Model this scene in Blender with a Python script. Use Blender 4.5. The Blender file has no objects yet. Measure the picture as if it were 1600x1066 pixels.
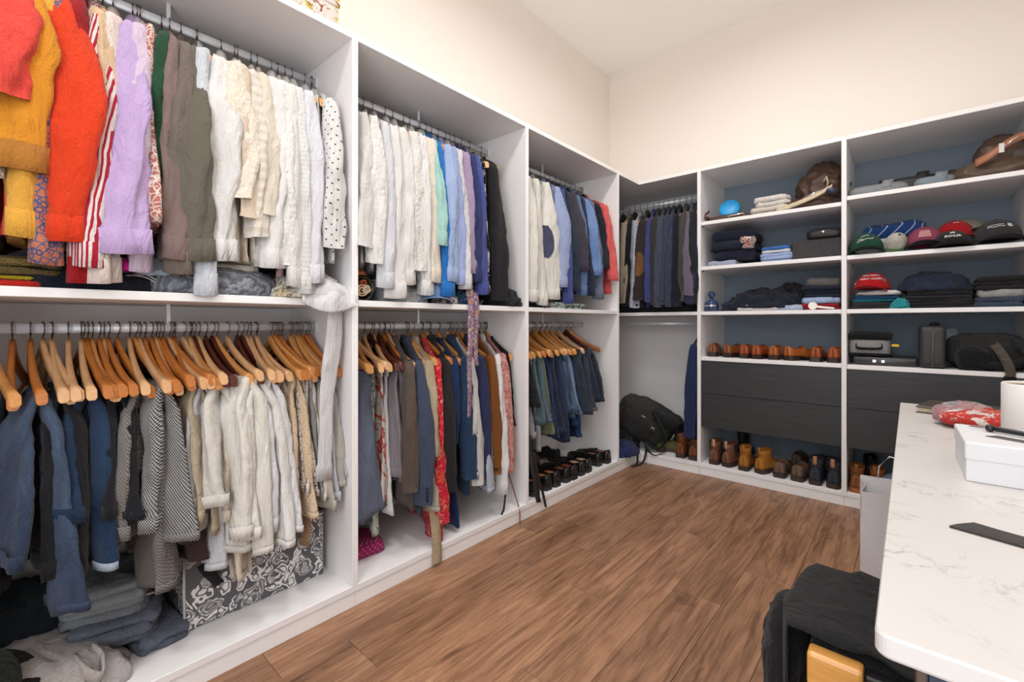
import bpy, bmesh, math, random
import numpy as np
from mathutils import Vector, Matrix

# ------------------------------------------------------------------ camera, light, exposure
S = bpy.context.scene
C = S.collection
PI = math.pi
cam_d = bpy.data.cameras.new('camera'); cam = bpy.data.objects.new('camera', cam_d); C.objects.link(cam)
cam_d.sensor_width = 36.0; cam_d.lens = 36.0*702.61/1600; cam_d.shift_y = -28.44/1600
cam_d.clip_start = 0.02; cam_d.clip_end = 50
cam.location = (1.6105, -3.3481, 1.1017); cam.rotation_euler = (PI/2, 0, 0.7238)
S.camera = cam
S.view_settings.view_transform = 'Standard'; S.view_settings.look = 'None'
S.view_settings.exposure = 0.08; S.view_settings.gamma = 1.0; S.view_settings.use_curve_mapping = False
w = bpy.data.worlds.new('world'); S.world = w; w.use_nodes = True
w.node_tree.nodes['Background'].inputs[0].default_value = (0.9, 0.95, 1.0, 1)
w.node_tree.nodes['Background'].inputs[1].default_value = 0.6
S.cycles.max_bounces = 8; S.cycles.diffuse_bounces = 6; S.cycles.glossy_bounces = 3
S.cycles.transmission_bounces = 6; S.cycles.transparent_max_bounces = 8
CEIL = 3.53
def area_light(name, loc, rot, sx, sy, power, col):
    l = bpy.data.lights.new(name, 'AREA'); l.shape = 'RECTANGLE'; l.size = sx; l.size_y = sy
    l.energy = power; l.color = col
    o = bpy.data.objects.new(name, l); C.objects.link(o); o.location = loc; o.rotation_euler = rot
    return o
# added frontal fill at an unseen window, and the ceiling downlights (built below)
area_light('added_front_fill', (1.6, -4.22, 1.5), (PI/2, 0, 0), 1.2, 2.3, 25, (0.84, 0.92, 1.0))
LAMPS = [(0.92, -0.75), (0.92, -1.75), (0.92, -2.75), (0.92, -3.75)]

# ------------------------------------------------------------------ materials
MATS = {}
def new_mat(name, col, rough=0.6, metal=0.0, spec=0.5):
    m = bpy.data.materials.new(name); m.use_nodes = True
    b = m.node_tree.nodes['Principled BSDF']
    b.inputs['Base Color'].default_value = (*col, 1); b.inputs['Roughness'].default_value = rough
    b.inputs['Metallic'].default_value = metal; b.inputs['Specular IOR Level'].default_value = spec
    return m, m.node_tree, b
def srgb(r, g, b):
    f = lambda c: (c/255/12.92) if c <= 10 else ((c/255+0.055)/1.055)**2.4
    return (f(r), f(g), f(b))
def nd(t, typ, **kw):
    n = t.nodes.new(typ)
    for k, v in kw.items():
        if k in n.inputs.keys(): n.inputs[k].default_value = v
        else: setattr(n, k, v)
    return n
def mix(t, fac, a, b, mode='MIX'):
    n = t.nodes.new('ShaderNodeMix'); n.data_type = 'RGBA'; n.blend_type = mode
    for i, v in ((0, fac), (6, a), (7, b)):
        if isinstance(v, (int, float)): n.inputs[i].default_value = v
        elif isinstance(v, tuple): n.inputs[i].default_value = (*v[:3], 1)
        else: t.links.new(v, n.inputs[i])
    return n.outputs[2]
def ramp(t, src, stops, interp='LINEAR'):
    n = t.nodes.new('ShaderNodeValToRGB'); n.color_ramp.interpolation = interp
    while len(n.color_ramp.elements) < len(stops): n.color_ramp.elements.new(0.5)
    for e, (p, c) in zip(n.color_ramp.elements, stops):
        e.position = p; e.color = (*c, 1) if len(c) == 3 else c
    t.links.new(src, n.inputs[0]); return n.outputs[0]
def objcoord(t, scale=(1, 1, 1), rot=(0, 0, 0), kind='Object'):
    c = t.nodes.new('ShaderNodeTexCoord'); m = t.nodes.new('ShaderNodeMapping')
    m.inputs['Scale'].default_value = scale; m.inputs['Rotation'].default_value = rot
    t.links.new(c.outputs[kind], m.inputs[0]); return m.outputs[0]
def noise(t, vec, scale, detail=3.0, rough=0.5, dist=0.0):
    n = nd(t, 'ShaderNodeTexNoise', Scale=scale, Detail=detail, Roughness=rough, Distortion=dist)
    t.links.new(vec, n.inputs['Vector']); return n.outputs[0]
def bump(t, b, h, strength, dist=0.01):
    n = nd(t, 'ShaderNodeBump', Strength=strength, Distance=dist)
    t.links.new(h, n.inputs['Height']); t.links.new(n.outputs[0], b.inputs['Normal'])
BW, WH = (0, 0, 0), (1, 1, 1)
def plain(key, col, rough=0.5, metal=0.0, var=0.0, scale=8, bmp=0.0, spec=0.5):
    if key in MATS: return MATS[key]
    m, t, b = new_mat(key, col, rough, metal, spec)
    v = objcoord(t)
    if var:
        n = noise(t, v, scale, 4)
        c = mix(t, n, tuple(max(0, x*(1-var)) for x in col), tuple(min(1, x*(1+var)) for x in col))
        t.links.new(c, b.inputs['Base Color'])
    if bmp: bump(t, b, noise(t, v, scale*12, 3), bmp, 0.004)
    MATS[key] = m; return m

WHITE = plain('white_laminate', srgb(235, 234, 235), 0.42, var=0.012, scale=3)
plain('wall_paint', srgb(238, 231, 223), 0.85, var=0.012, scale=2, bmp=0.04)
plain('ceiling_paint', srgb(246, 244, 240), 0.9, var=0.01, scale=2)
plain('slate_back', srgb(126, 139, 152), 0.7, var=0.05, scale=3, bmp=0.1)
plain('rod_metal', srgb(214, 219, 226), 0.35, 0.25)
plain('steel', srgb(120, 115, 112), 0.3, 0.9)
plain('chrome', srgb(215, 215, 218), 0.15, 1.0)
def wood(key, c1, c2, rough=0.4, sc=(6, 60, 60)):
    m, t, b = new_mat(key, c1, rough)
    v = objcoord(t, sc); n = noise(t, v, 1.6, 5, 0.6, 0.6)
    t.links.new(mix(t, n, c1, c2), b.inputs['Base Color'])
    b.inputs['Coat Weight'].default_value = 0.25; b.inputs['Coat Roughness'].default_value = 0.25
    MATS[key] = m; return m
wood('hanger_pale', srgb(226, 184, 138), srgb(192, 142, 96))
wood('hanger_honey', srgb(220, 160, 94), srgb(182, 118, 56))
wood('hanger_amber', srgb(202, 128, 58), srgb(156, 86, 32))
wood('hanger_mahogany', srgb(98, 40, 26), srgb(56, 20, 14))
wood('chair_wood', srgb(226, 168, 90), srgb(186, 124, 56))
# black-stained ash drawer front
m, t, b = new_mat('drawer_black', srgb(44, 45, 49), 0.5)
v = objcoord(t, (1.2, 14, 14)); n = noise(t, v, 6, 6, 0.6, 0.4)
t.links.new(ramp(t, n, [(0.3, srgb(40, 41, 44)), (0.75, srgb(54, 55, 59))]), b.inputs['Base Color'])
bump(t, b, n, 0.15, 0.002); MATS['drawer_black'] = m
# oak floor boards
def floor_mat():
    m, t, b = new_mat('oak_plank', srgb(140, 95, 65), 0.42)
    oi = t.nodes.new('ShaderNodeObjectInfo')
    c = t.nodes.new('ShaderNodeTexCoord'); add = nd(t, 'ShaderNodeVectorMath', operation='ADD')
    mul = nd(t, 'ShaderNodeVectorMath', operation='SCALE'); mul.inputs['Scale'].default_value = 37.0
    comb = t.nodes.new('ShaderNodeCombineXYZ')
    for i in range(3): t.links.new(oi.outputs['Random'], comb.inputs[i])
    t.links.new(comb.outputs[0], mul.inputs[0]); t.links.new(c.outputs['Object'], add.inputs[0]); t.links.new(mul.outputs[0], add.inputs[1])
    mp = t.nodes.new('ShaderNodeMapping'); mp.inputs['Scale'].default_value = (1.0, 0.16, 1.0); t.links.new(add.outputs[0], mp.inputs[0])
    big = noise(t, mp.outputs[0], 9, 6, 0.62, 1.6)
    mp3 = t.nodes.new('ShaderNodeMapping'); mp3.inputs['Scale'].default_value = (1.0, 0.05, 1.0); t.links.new(add.outputs[0], mp3.inputs[0])
    fine = noise(t, mp3.outputs[0], 75, 6, 0.65, 0.8)
    mp2 = t.nodes.new('ShaderNodeMapping'); mp2.inputs['Scale'].default_value = (1.0, 0.35, 1.0); t.links.new(add.outputs[0], mp2.inputs[0])
    knot = noise(t, mp2.outputs[0], 5.5, 4, 0.6, 1.0)
    col = ramp(t, big, [(0.25, srgb(100, 70, 52)), (0.42, srgb(142, 104, 78)), (0.6, srgb(168, 126, 96)), (0.8, srgb(194, 154, 122))])
    col = mix(t, ramp(t, fine, [(0.36, (0.55, 0.55, 0.55)), (0.52, WH)]), (0, 0, 0), col, 'MIX') if False else mix(t, 1.0, col, ramp(t, fine, [(0.36, (0.6, 0.57, 0.55)), (0.56, (1.0, 1.0, 1.0))]), 'MULTIPLY')
    col = mix(t, 1.0, col, ramp(t, knot, [(0.27, (0.38, 0.34, 0.32)), (0.38, (1, 1, 1))]), 'MULTIPLY')
    tone = t.nodes.new('ShaderNodeHueSaturation'); mr = nd(t, 'ShaderNodeMapRange'); mr.inputs[3].default_value = 0.92; mr.inputs[4].default_value = 1.08
    t.links.new(oi.outputs['Random'], mr.inputs[0]); t.links.new(mr.outputs[0], tone.inputs['Value']); t.links.new(col, tone.inputs['Color'])
    t.links.new(tone.outputs[0], b.inputs['Base Color']); bump(t, b, fine, 0.25, 0.0015)
    return m
MATS['oak_plank'] = floor_mat()
# white quartz with thin grey veins
m, t, b = new_mat('quartz', srgb(232, 228, 224), 0.4)
v = objcoord(t, (1, 1.6, 1), (0, 0, 0.5)); n = noise(t, v, 3.2, 8, 0.62, 1.2); pat = noise(t, v, 7, 3)
vein = ramp(t, n, [(0.485, BW), (0.5, WH), (0.515, BW)]); vm = mix(t, 1.0, vein, ramp(t, pat, [(0.45, BW), (0.65, WH)]), 'MULTIPLY')
t.links.new(mix(t, vm, srgb(200, 197, 195), srgb(160, 155, 151)), b.inputs['Base Color']); MATS['quartz'] = m

# ------------------------------------------------------------------ mesh helpers
def link(name, me, mat=None, parent=None, loc=(0, 0, 0), rot=(0, 0, 0), smooth=False):
    o = bpy.data.objects.new(name, me); C.objects.link(o)
    if mat is not None and not me.materials: me.materials.append(MATS[mat] if isinstance(mat, str) else mat)
    o.location = loc; o.rotation_euler = rot
    if parent is not None: o.parent = parent
    if smooth: me.polygons.foreach_set('use_smooth', [True]*len(me.polygons))
    return o
def mesh(name, vs, fs):
    me = bpy.data.meshes.new(name); me.from_pydata([tuple(map(float, v)) for v in vs], [], fs); me.update(); return me
def tag(o, label, cat=None, group=None, kind=None):
    o['label'] = label
    if cat: o['category'] = cat
    if group: o['group'] = group
    if kind: o['kind'] = kind
    return o
def thing(name, label, cat, loc=(0, 0, 0), rz=0.0, group=None, rot=None):
    o = bpy.data.objects.new(name, None); C.objects.link(o); o.empty_display_size = 0.05
    o.location = loc; o.rotation_euler = rot if rot else (0, 0, rz)
    return tag(o, label, cat, group)
def bxm(name, x0, x1, y0, y1, z0, z1, bev=0.0, seg=1):
    bm = bmesh.new(); bmesh.ops.create_cube(bm, size=1)
    for v in bm.verts: v.co = Vector(((x0+x1)/2+v.co.x*(x1-x0), (y0+y1)/2+v.co.y*(y1-y0), (z0+z1)/2+v.co.z*(z1-z0)))
    if bev: bmesh.ops.bevel(bm, geom=bm.edges[:], offset=bev, segments=seg, affect='EDGES', profile=0.5)
    me = bpy.data.meshes.new(name); bm.to_mesh(me); bm.free(); return me
def box(name, x0, x1, y0, y1, z0, z1, mat, parent=None, bev=0.0015, seg=1, smooth=False):
    return link(name, bxm(name, x0, x1, y0, y1, z0, z1, bev, seg), mat, parent, smooth=smooth)
def tubem(name, pts, r, n=8, cap=True):
    pts = [Vector(p) for p in pts]; vs = []; fs = []
    rs = r if isinstance(r, (list, tuple)) else [r]*len(pts)
    up = Vector((0, 0, 1))
    for i, p in enumerate(pts):
        d = (pts[min(i+1, len(pts)-1)]-pts[max(i-1, 0)]).normalized()
        ref = up if abs(d.dot(up)) < 0.95 else Vector((1, 0, 0))
        a = d.cross(ref).normalized(); bb = a.cross(d)
        for k in range(n):
            th = 2*PI*k/n; vs.append(p+(a*math.cos(th)+bb*math.sin(th))*rs[i])
    for i in range(len(pts)-1):
        for k in range(n):
            fs.append((i*n+k, i*n+(k+1) % n, (i+1)*n+(k+1) % n, (i+1)*n+k))
    if cap: fs.append(tuple(range(n-1, -1, -1))); fs.append(tuple((len(pts)-1)*n+k for k in range(n)))
    return mesh(name, vs, fs)
def tube(name, pts, r, mat, parent=None, n=8): return link(name, tubem(name, pts, r, n), mat, parent, smooth=True)
def loftm(name, rings, cap0=True, cap1=True):
    n = len(rings[0]); vs = [p for r in rings for p in r]; fs = []
    for i in range(len(rings)-1):
        for k in range(n): fs.append((i*n+k, i*n+(k+1) % n, (i+1)*n+(k+1) % n, (i+1)*n+k))
    if cap0: fs.append(tuple(range(n-1, -1, -1)))
    if cap1: fs.append(tuple((len(rings)-1)*n+k for k in range(n)))
    return mesh(name, vs, fs)
def gridm(name, P):   # P[i][j] points
    P = np.asarray(P); a, b_ = P.shape[:2]; vs = P.reshape(-1, 3).tolist()
    return mesh(name, vs, [(i*b_+j, i*b_+j+1, (i+1)*b_+j+1, (i+1)*b_+j) for i in range(a-1) for j in range(b_-1)])
def joinm(name, parts):
    bm = bmesh.new()
    for me in parts: bm.from_mesh(me)
    me = bpy.data.meshes.new(name); bm.to_mesh(me); bm.free(); return me
def struct(o, label=None):
    o['kind'] = 'structure'
    if label: o['label'] = label
    return o

# ------------------------------------------------------------------ the room
RX = 2.30; NY = -4.30
fl = struct(box('floor', -0.6, RX, NY, 0.6, -0.06, -0.0125, 'oak_plank', bev=0), 'brown oak plank floor')
random.seed(5)
pw = 0.182
plank_cache = {}
for i in range(-3, 13):
    x0 = -0.03+i*pw
    y = NY - random.uniform(0, 1.1); ye = 0.02 if i >= 0 else -3.505
    while y < ye:
        L = 1.28; y0, y1 = max(y, NY), min(y+L, ye)
        if y1-y0 > 0.02:
            ln = round(y1-y0, 3)
            if ln not in plank_cache:
                plank_cache[ln] = bxm('plank', 0, pw-0.0012, 0, ln-0.0012, -0.012, 0, 0.0012)
                plank_cache[ln].materials.append(MATS['oak_plank'])
            p = bpy.data.objects.new('plank', plank_cache[ln]); C.objects.link(p); p.parent = fl; p.location = (x0, y0, 0)
        y += L
struct(box('wall_left', -0.7, -0.6, NY, 0.7, 0, CEIL, 'wall_paint', bev=0), 'warm white painted wall above the long hanging closet')
struct(box('wall_back', -0.6, RX, 0.6, 0.7, 0, CEIL, 'wall_paint', bev=0), 'warm white painted wall above the open shelves')
struct(box('wall_right', RX, RX+0.1, NY, 0.7, 0, CEIL, 'wall_paint', bev=0), 'warm white side wall beside the counter')
wf = struct(box('wall_front', -0.6, RX, NY-0.1, NY, 0, CEIL, 'wall_paint', bev=0), 'warm white wall behind the camera')
struct(box('ceiling', -0.7, RX+0.1, NY-0.1, 0.7, CEIL, CEIL+0.1, 'ceiling_paint', bev=0), 'plain white painted ceiling overhead')
# invented window behind the camera, added to carry the cool frontal fill
mw, t, b = new_mat('added_window_glow', (0.95, 0.98, 1.0)); b.inputs['Emission Color'].default_value = (0.93, 0.97, 1, 1); b.inputs['Emission Strength'].default_value = 1.0
MATS['added_window_glow'] = mw
wn = bpy.data.objects.new('added_window', None); C.objects.link(wn); wn.location = (1.6, NY, 1.5); struct(wn, 'added window behind the camera, glowing as cool front fill')
box('pane', -0.6, 0.6, 0.001, 0.012, -1.15, 1.15, 'added_window_glow', wn, bev=0)
for nm, a in (('frame', (-.65, -.6, 0, .04, -1.2, 1.2)), ('frame', (.6, .65, 0, .04, -1.2, 1.2)), ('frame', (-.65, .65, 0, .04, 1.15, 1.2)), ('frame', (-.65, .65, 0, .04, -1.2, -1.15))):
    box(nm, *a, 'white_laminate', wn)
ml, t, b = new_mat('lamp_glow', (1, 0.95, 0.88)); b.inputs['Emission Color'].default_value = (1, 0.93, 0.84, 1); b.inputs['Emission Strength'].default_value = 6.0
MATS['lamp_glow'] = ml
def disc_ring(name, r0, r1, z0, z1, n=32):
    rings = [[(r*math.cos(2*PI*k/n), r*math.sin(2*PI*k/n), z) for k in range(n)] for r, z in ((r0, z1), (r0, z0), (r1, z0), (r1, z1))]
    return loftm(name, rings, False, False)
for i, (lx, ly) in enumerate(LAMPS):
    row = ('nearest the shelf wall', 'second from the shelf wall', 'third from the shelf wall', 'behind the camera')[i]
    dl = thing('downlight', f'round recessed ceiling downlight {row}', 'downlight', (lx, ly, CEIL-0.008), 0, 'ceiling downlights')
    link('trim_ring', disc_ring('trim_ring', 0.09, 0.115, -0.004, 0.008), 'white_laminate', dl, smooth=False)
    link('diffuser', loftm('diffuser', [[(0.09*math.cos(2*PI*k/32), 0.09*math.sin(2*PI*k/32), z) for k in range(32)] for z in (0.004, 0.002)]), 'lamp_glow', dl)
    l = bpy.data.lights.new('downlight_lamp', 'AREA'); l.shape = 'DISK'; l.size = 0.34; l.energy = 13.0; l.spread = math.radians(165); l.color = (1.0, 0.97, 0.94)
    lo = bpy.data.objects.new('downlight_lamp', l); C.objects.link(lo); lo.location = (lx, ly, CEIL-0.02)

# ------------------------------------------------------------------ the closet units
H0, TOP, TH = 0.083, 2.2, 0.025       # base board top, underside of the top board, board thickness
SH = 1.19                             # shelf top of the left run
P = [-3.50, -2.4435, -1.395, -0.339]  # partition centres along the left run
HT = 0.0125
def rod(parent, a, b_, z, brackets=()):
    a = Vector(a); b_ = Vector(b_); d = (b_-a).normalized(); s = Vector((-d.y, d.x, 0))
    ring = []
    for k in range(16):
        th = 2*PI*k/16; ring.append((math.cos(th)*0.0075, math.sin(th)*0.0155))
    rings = [[p+s*u+Vector((0, 0, v+z)) for u, v in ring] for p in (a, b_)]
    link('hanging_rod', loftm('hanging_rod', rings), 'rod_metal', parent, smooth=True)
    for p, q in ((a, 1), (b_, -1)):
        c = p+d*0.004*q
        lo = [min(c.x-abs(s.x)*0.013-abs(d.x)*0.004, c.x+abs(s.x)*0.013+abs(d.x)*0.004), max(c.x-abs(s.x)*0.013, c.x+abs(s.x)*0.013+abs(d.x)*0.004)]
        ly = [c.y-abs(s.y)*0.013-abs(d.y)*0.004, c.y+abs(s.y)*0.013+abs(d.y)*0.004]
        box('rod_socket', lo[0], lo[1], ly[0], ly[1], z-0.022, z+0.02, 'rod_metal', parent)
    for f_, top in brackets:
        c = a.lerp(b_, f_)
        box('rod_support', c.x-0.004, c.x+0.004, c.y-0.006, c.y+0.006, z-0.014, top, 'rod_metal', parent)
def left_unit(name, label, y0, y1):
    u = thing(name, label, 'closet unit', (0, 0, 0))
    box('side_panel', -0.56, 0, y0, y0+HT, 0.058, TOP+TH, 'white_laminate', u)
    box('side_panel', -0.56, 0, y1-HT, y1, 0.058, TOP+TH, 'white_laminate', u)
    box('top_board', -0.56, -0.0005, y0+HT, y1-HT, TOP, TOP+TH, 'white_laminate', u)
    box('base_board', -0.56, -0.0005, y0+HT, y1-HT, 0.058, H0, 'white_laminate', u)
    box('back_panel', -0.575, -0.56, y0, y1, 0.058, TOP+TH, 'white_laminate', u)
    box('plinth', -0.025, -0.004, y0+0.0005, y1-0.0005, 0, 0.057, 'white_laminate', u)
    box('shelf', -0.56, -0.001, y0+HT, y1-HT, SH-TH, SH, 'white_laminate', u)
    ym = (y0+y1)/2
    rod(u, (-0.30, y0+HT, 0), (-0.30, y1-HT, 0), 2.13, ((0.5, TOP),))
    rod(u, (-0.30, y0+HT, 0), (-0.30, y1-HT, 0), 1.085, ((0.5, SH-TH),))
    return u
left_unit('closet_unit', 'white open closet unit nearest the camera with two crammed hanging rods', P[0], P[1])
left_unit('closet_unit', 'white open closet unit in the middle with blazers below and shirts above', P[1], P[2])
left_unit('closet_unit', 'white open closet unit with jeans on its lower rod above black shoes', P[2], P[3])
# corner unit
XR = [0.464, 1.3155, 2.075]
cu = thing('corner_closet_unit', 'white corner closet unit with a rod of dark jackets over an empty rod', 'closet unit')
def lpoly(name, z0, z1, pts, mat, parent):
    n = len(pts); me = mesh(name, [(x, y, z) for z in (z0, z1) for x, y in pts],
        [tuple(range(n-1, -1, -1)), tuple(range(n, 2*n))]+[(k, (k+1) % n, n+(k+1) % n, n+k) for k in range(n)])
    return link(name, me, mat, parent)
Lp = [(-0.56, P[3]+HT), (-0.0005, P[3]+HT), (-0.0005, -0.0005), (XR[0]-HT, -0.0005), (XR[0]-HT, 0.56), (-0.56, 0.56)]
box('side_panel', -0.56, 0, P[3], P[3]+HT, 0.058, TOP+TH, 'white_laminate', cu)
box('side_panel', XR[0]-HT, XR[0], 0, 0.56, 0.058, TOP+TH, 'white_laminate', cu)
lpoly('top_board', TOP, TOP+TH, Lp, 'white_laminate', cu); lpoly('base_board', 0.058, H0, Lp, 'white_laminate', cu)
lpoly('plinth', 0.0, 0.057, [(-0.02, P[3]+0.0005), (-0.004, P[3]+0.0005), (-0.004, 0.004), (XR[0]-0.0005, 0.004), (XR[0]-0.0005, 0.02), (-0.02, 0.02)], 'white_laminate', cu)
box('back_panel', -0.575, -0.56, P[3], 0.56, 0.058, TOP+TH, 'white_laminate', cu)
box('back_panel', -0.56, XR[0], 0.56, 0.575, 0.058, TOP+TH, 'white_laminate', cu)
box('shelf', -0.56, XR[0]-HT, 0.0, 0.56, 1.183-TH, 1.183, 'white_laminate', cu)
box('back_rail', -0.56, XR[0]-HT, 0.54, 0.56, 1.09, 1.15, 'white_laminate', cu)
rod(cu, (-0.56, 0.27, 0), (XR[0]-HT, 0.27, 0), 2.09); rod(cu, (-0.56, 0.27, 0), (XR[0]-HT, 0.27, 0), 1.095)
# open shelf units with drawers
def shelf_unit(label, x0, x1, zs):
    u = thing('shelf_unit', label, 'shelf unit')
    box('side_panel', x0, x0+HT, 0, 0.56, 0.058, TOP+TH, 'white_laminate', u)
    box('side_panel', x1-HT, x1, 0, 0.56, 0.058, TOP+TH, 'white_laminate', u)
    box('top_board', x0+HT, x1-HT, 0.0005, 0.56, TOP, TOP+TH, 'white_laminate', u)
    box('base_board', x0+HT, x1-HT, 0.0005, 0.56, 0.058, H0, 'white_laminate', u)
    box('plinth', x0+0.0005, x1-0.0005, 0.004, 0.02, 0, 0.057, 'white_laminate', u)
    box('back_panel', x0, x1, 0.56, 0.575, 0.058, TOP+TH, 'slate_back', u)
    for z in zs:
        box('shelf', x0+HT+0.0008, x1-HT-0.0008, 0.004, 0.558, z-TH, z, 'white_laminate', u)
        for xx in (x0+HT, x1-HT-0.012):
            for yy in (0.03, 0.5): box('shelf_pin', xx, xx+0.012, yy, yy+0.01, z-TH-0.007, z-TH, 'steel', u, bev=0.0005)
    xm = (x0+x1)/2
    for k, (z0, z1) in enumerate(((0.3525, 0.5895), (0.5925, 0.826))):
        d = box('drawer', x0+HT+0.002, x1-HT-0.002, 0.006, 0.024, z0, z1, 'drawer_black', u)
        box('drawer_box', x0+0.03, x1-0.03, 0.0245, 0.5, z0+0.03, z1-0.03, 'drawer_black', d)
        box('finger_pull', xm-0.075, xm+0.075, 0.0025, 0.0058, z1-0.006, z1-0.0005, 'drawer_black', d, bev=0.0008)
    return u
shelf_unit('white shelf unit next to the hanging corner, black drawers over boots', XR[0], XR[1], (1.833, 1.508, 1.183, 0.854))
shelf_unit('white shelf unit at the right edge with caps on a shelf above black drawers', XR[1], XR[2], (1.862, 1.505, 1.183, 0.85))
box('filler_panel', XR[2], RX, 0.0, 0.02, 0, TOP+TH, 'white_laminate'); tag(bpy.data.objects['filler_panel'], 'narrow white filler panel between the last shelf unit and the side wall', 'panel')

# ------------------------------------------------------------------ cloth materials
def cloth(col, pat=None, col2=None, col3=None, f=60.0):
    key = ('cloth', col, pat, col2, col3, f)
    if key in MATS: return MATS[key]
    g = lambda q: tuple(x*(0.88-0.13*(max(q)/255)**2) for x in srgb(*q))
    c = g(col); c2 = g(col2 or col); c3 = g(col3 or col2 or col)
    m, t, b = new_mat('cloth', c, 0.88, 0, 0.2)
    v = objcoord(t)
    tone = noise(t, v, 9, 3)
    lo = tuple(x*0.9 for x in c); hi = tuple(min(1, x*1.06) for x in c)
    base = mix(t, tone, lo, hi)
    h = noise(t, v, 420, 2); strength = 0.12
    def vec(scale, rot=(0, 0, 0)): return objcoord(t, scale, rot)
    if pat in ('stripe', 'hstripe', 'check', 'dots', 'pin'):
        sx = t.nodes.new('ShaderNodeSeparateXYZ'); t.links.new(v, sx.inputs[0])
        def M(op, a, b_=None):
            n = nd(t, 'ShaderNodeMath', operation=op)
            for i, q in enumerate((a, b_)):
                if q is None: continue
                if isinstance(q, (int, float)): n.inputs[i].default_value = q
                else: t.links.new(q, n.inputs[i])
            return n.outputs[0]
        s = M('ADD', sx.outputs[0], sx.outputs[1])
        sv = M('SINE', M('MULTIPLY', s, f*2*PI)); sz = M('SINE', M('MULTIPLY', sx.outputs[2], f*2*PI))
        if pat == 'stripe': k = ramp(t, M('MULTIPLY_ADD', sv, 0.5) if False else M('ADD', M('MULTIPLY', sv, 0.5), 0.5), [(0.52, BW), (0.58, WH)])
        elif pat == 'pin': k = ramp(t, M('ADD', M('MULTIPLY', M('SINE', M('MULTIPLY', M('ADD', s, M('MULTIPLY', sx.outputs[2], -0.8)), f*2*PI)), 0.5), 0.5), [(0.965, BW), (0.985, WH)])
        elif pat == 'hstripe': k = ramp(t, M('ADD', M('MULTIPLY', sz, 0.5), 0.5), [(0.52, BW), (0.58, WH)])
        elif pat == 'check': k = ramp(t, M('ADD', M('MULTIPLY', M('MULTIPLY', sv, sz), 0.5), 0.5), [(0.46, BW), (0.54, WH)])
        else: k = ramp(t, M('ADD', M('MULTIPLY', M('MULTIPLY', sv, sz), 0.5), 0.5), [(0.9, BW), (0.94, WH)])
        base = mix(t, k, base, c2)
    elif pat == 'floral':
        n1 = noise(t, v, f, 4, 0.6, 1.5); n2 = noise(t, objcoord(t, (1, 1, 1), (0.7, 0.3, 0.2)), f*1.5, 3, 0.6, 1.0)
        base = mix(t, ramp(t, n1, [(0.53, BW), (0.57, WH)]), base, c2)
        base = mix(t, ramp(t, n2, [(0.58, BW), (0.62, WH)]), base, c3)
    elif pat == 'paisley':
        w1 = nd(t, 'ShaderNodeTexVoronoi', Scale=f, feature='DISTANCE_TO_EDGE'); t.links.new(v, w1.inputs['Vector'])
        w2 = nd(t, 'ShaderNodeTexVoronoi', Scale=f*0.8); t.links.new(v, w2.inputs['Vector'])
        base = mix(t, ramp(t, w2.outputs['Distance'], [(0.25, WH), (0.32, BW), (0.4, BW), (0.45, WH)]), base, c2)
        base = mix(t, ramp(t, w1.outputs['Distance'], [(0.04, WH), (0.09, BW)]), base, c3)
    elif pat == 'denim':
        n1 = noise(t, vec((1, 1, 0.35)), 7, 4, 0.6); n2 = noise(t, vec((240, 240, 60)), 2, 2)
        base = mix(t, ramp(t, n1, [(0.4, BW), (0.72, WH)]), base, c2)
        base = mix(t, 0.25, base, ramp(t, n2, [(0.3, lo), (0.7, c2)]))
        h = n2; strength = 0.2
    elif pat == 'lace':
        n1 = nd(t, 'ShaderNodeTexVoronoi', Scale=f); t.links.new(v, n1.inputs['Vector'])
        k = ramp(t, n1.outputs['Distance'], [(0.18, WH), (0.3, BW)])
        base = mix(t, k, base, c2); h = n1.outputs['Distance']; strength = 0.35
    elif pat == 'knit':
        wv = nd(t, 'ShaderNodeTexWave', Scale=f, Distortion=6.0, Detail=2.0); wv.inputs['Detail Scale'].default_value = 1.5
        t.links.new(v, wv.inputs['Vector']); h = wv.outputs['Fac']; strength = 0.9
        base = mix(t, h, base, c2)
    elif pat == 'weave':
        n2 = noise(t, vec((300, 300, 300)), 1.5, 2); base = mix(t, ramp(t, n2, [(0.42, BW), (0.6, WH)]), base, c2)
    t.links.new(base, b.inputs['Base Color'])
    wr = noise(t, vec((1, 1, 0.3)), 20, 5, 0.6, 1.6)
    mx = nd(t, 'ShaderNodeMath', operation='MULTIPLY_ADD'); t.links.new(h, mx.inputs[0]); mx.inputs[1].default_value = 0.12 if pat not in ('knit', 'lace') else 0.45 if pat == 'knit' else 0.15
    t.links.new(wr, mx.inputs[2])
    bump(t, b, mx.outputs[0], 0.8, 0.022)
    try: b.inputs['Sheen Weight'].default_value = 0.08
    except Exception: pass
    MATS[key] = m; return m
def leather(col, rough=0.38, var=0.25):
    key = ('leather', col, rough)
    if key in MATS: return MATS[key]
    c = srgb(*col); m, t, b = new_mat('leather', c, rough)
    v = objcoord(t); n = noise(t, v, 14, 4, 0.6)
    t.links.new(mix(t, n, tuple(x*(1-var) for x in c), tuple(min(1, x*(1+var)) for x in c)), b.inputs['Base Color'])
    bump(t, b, noise(t, v, 160, 2), 0.12, 0.003); MATS[key] = m; return m

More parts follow.
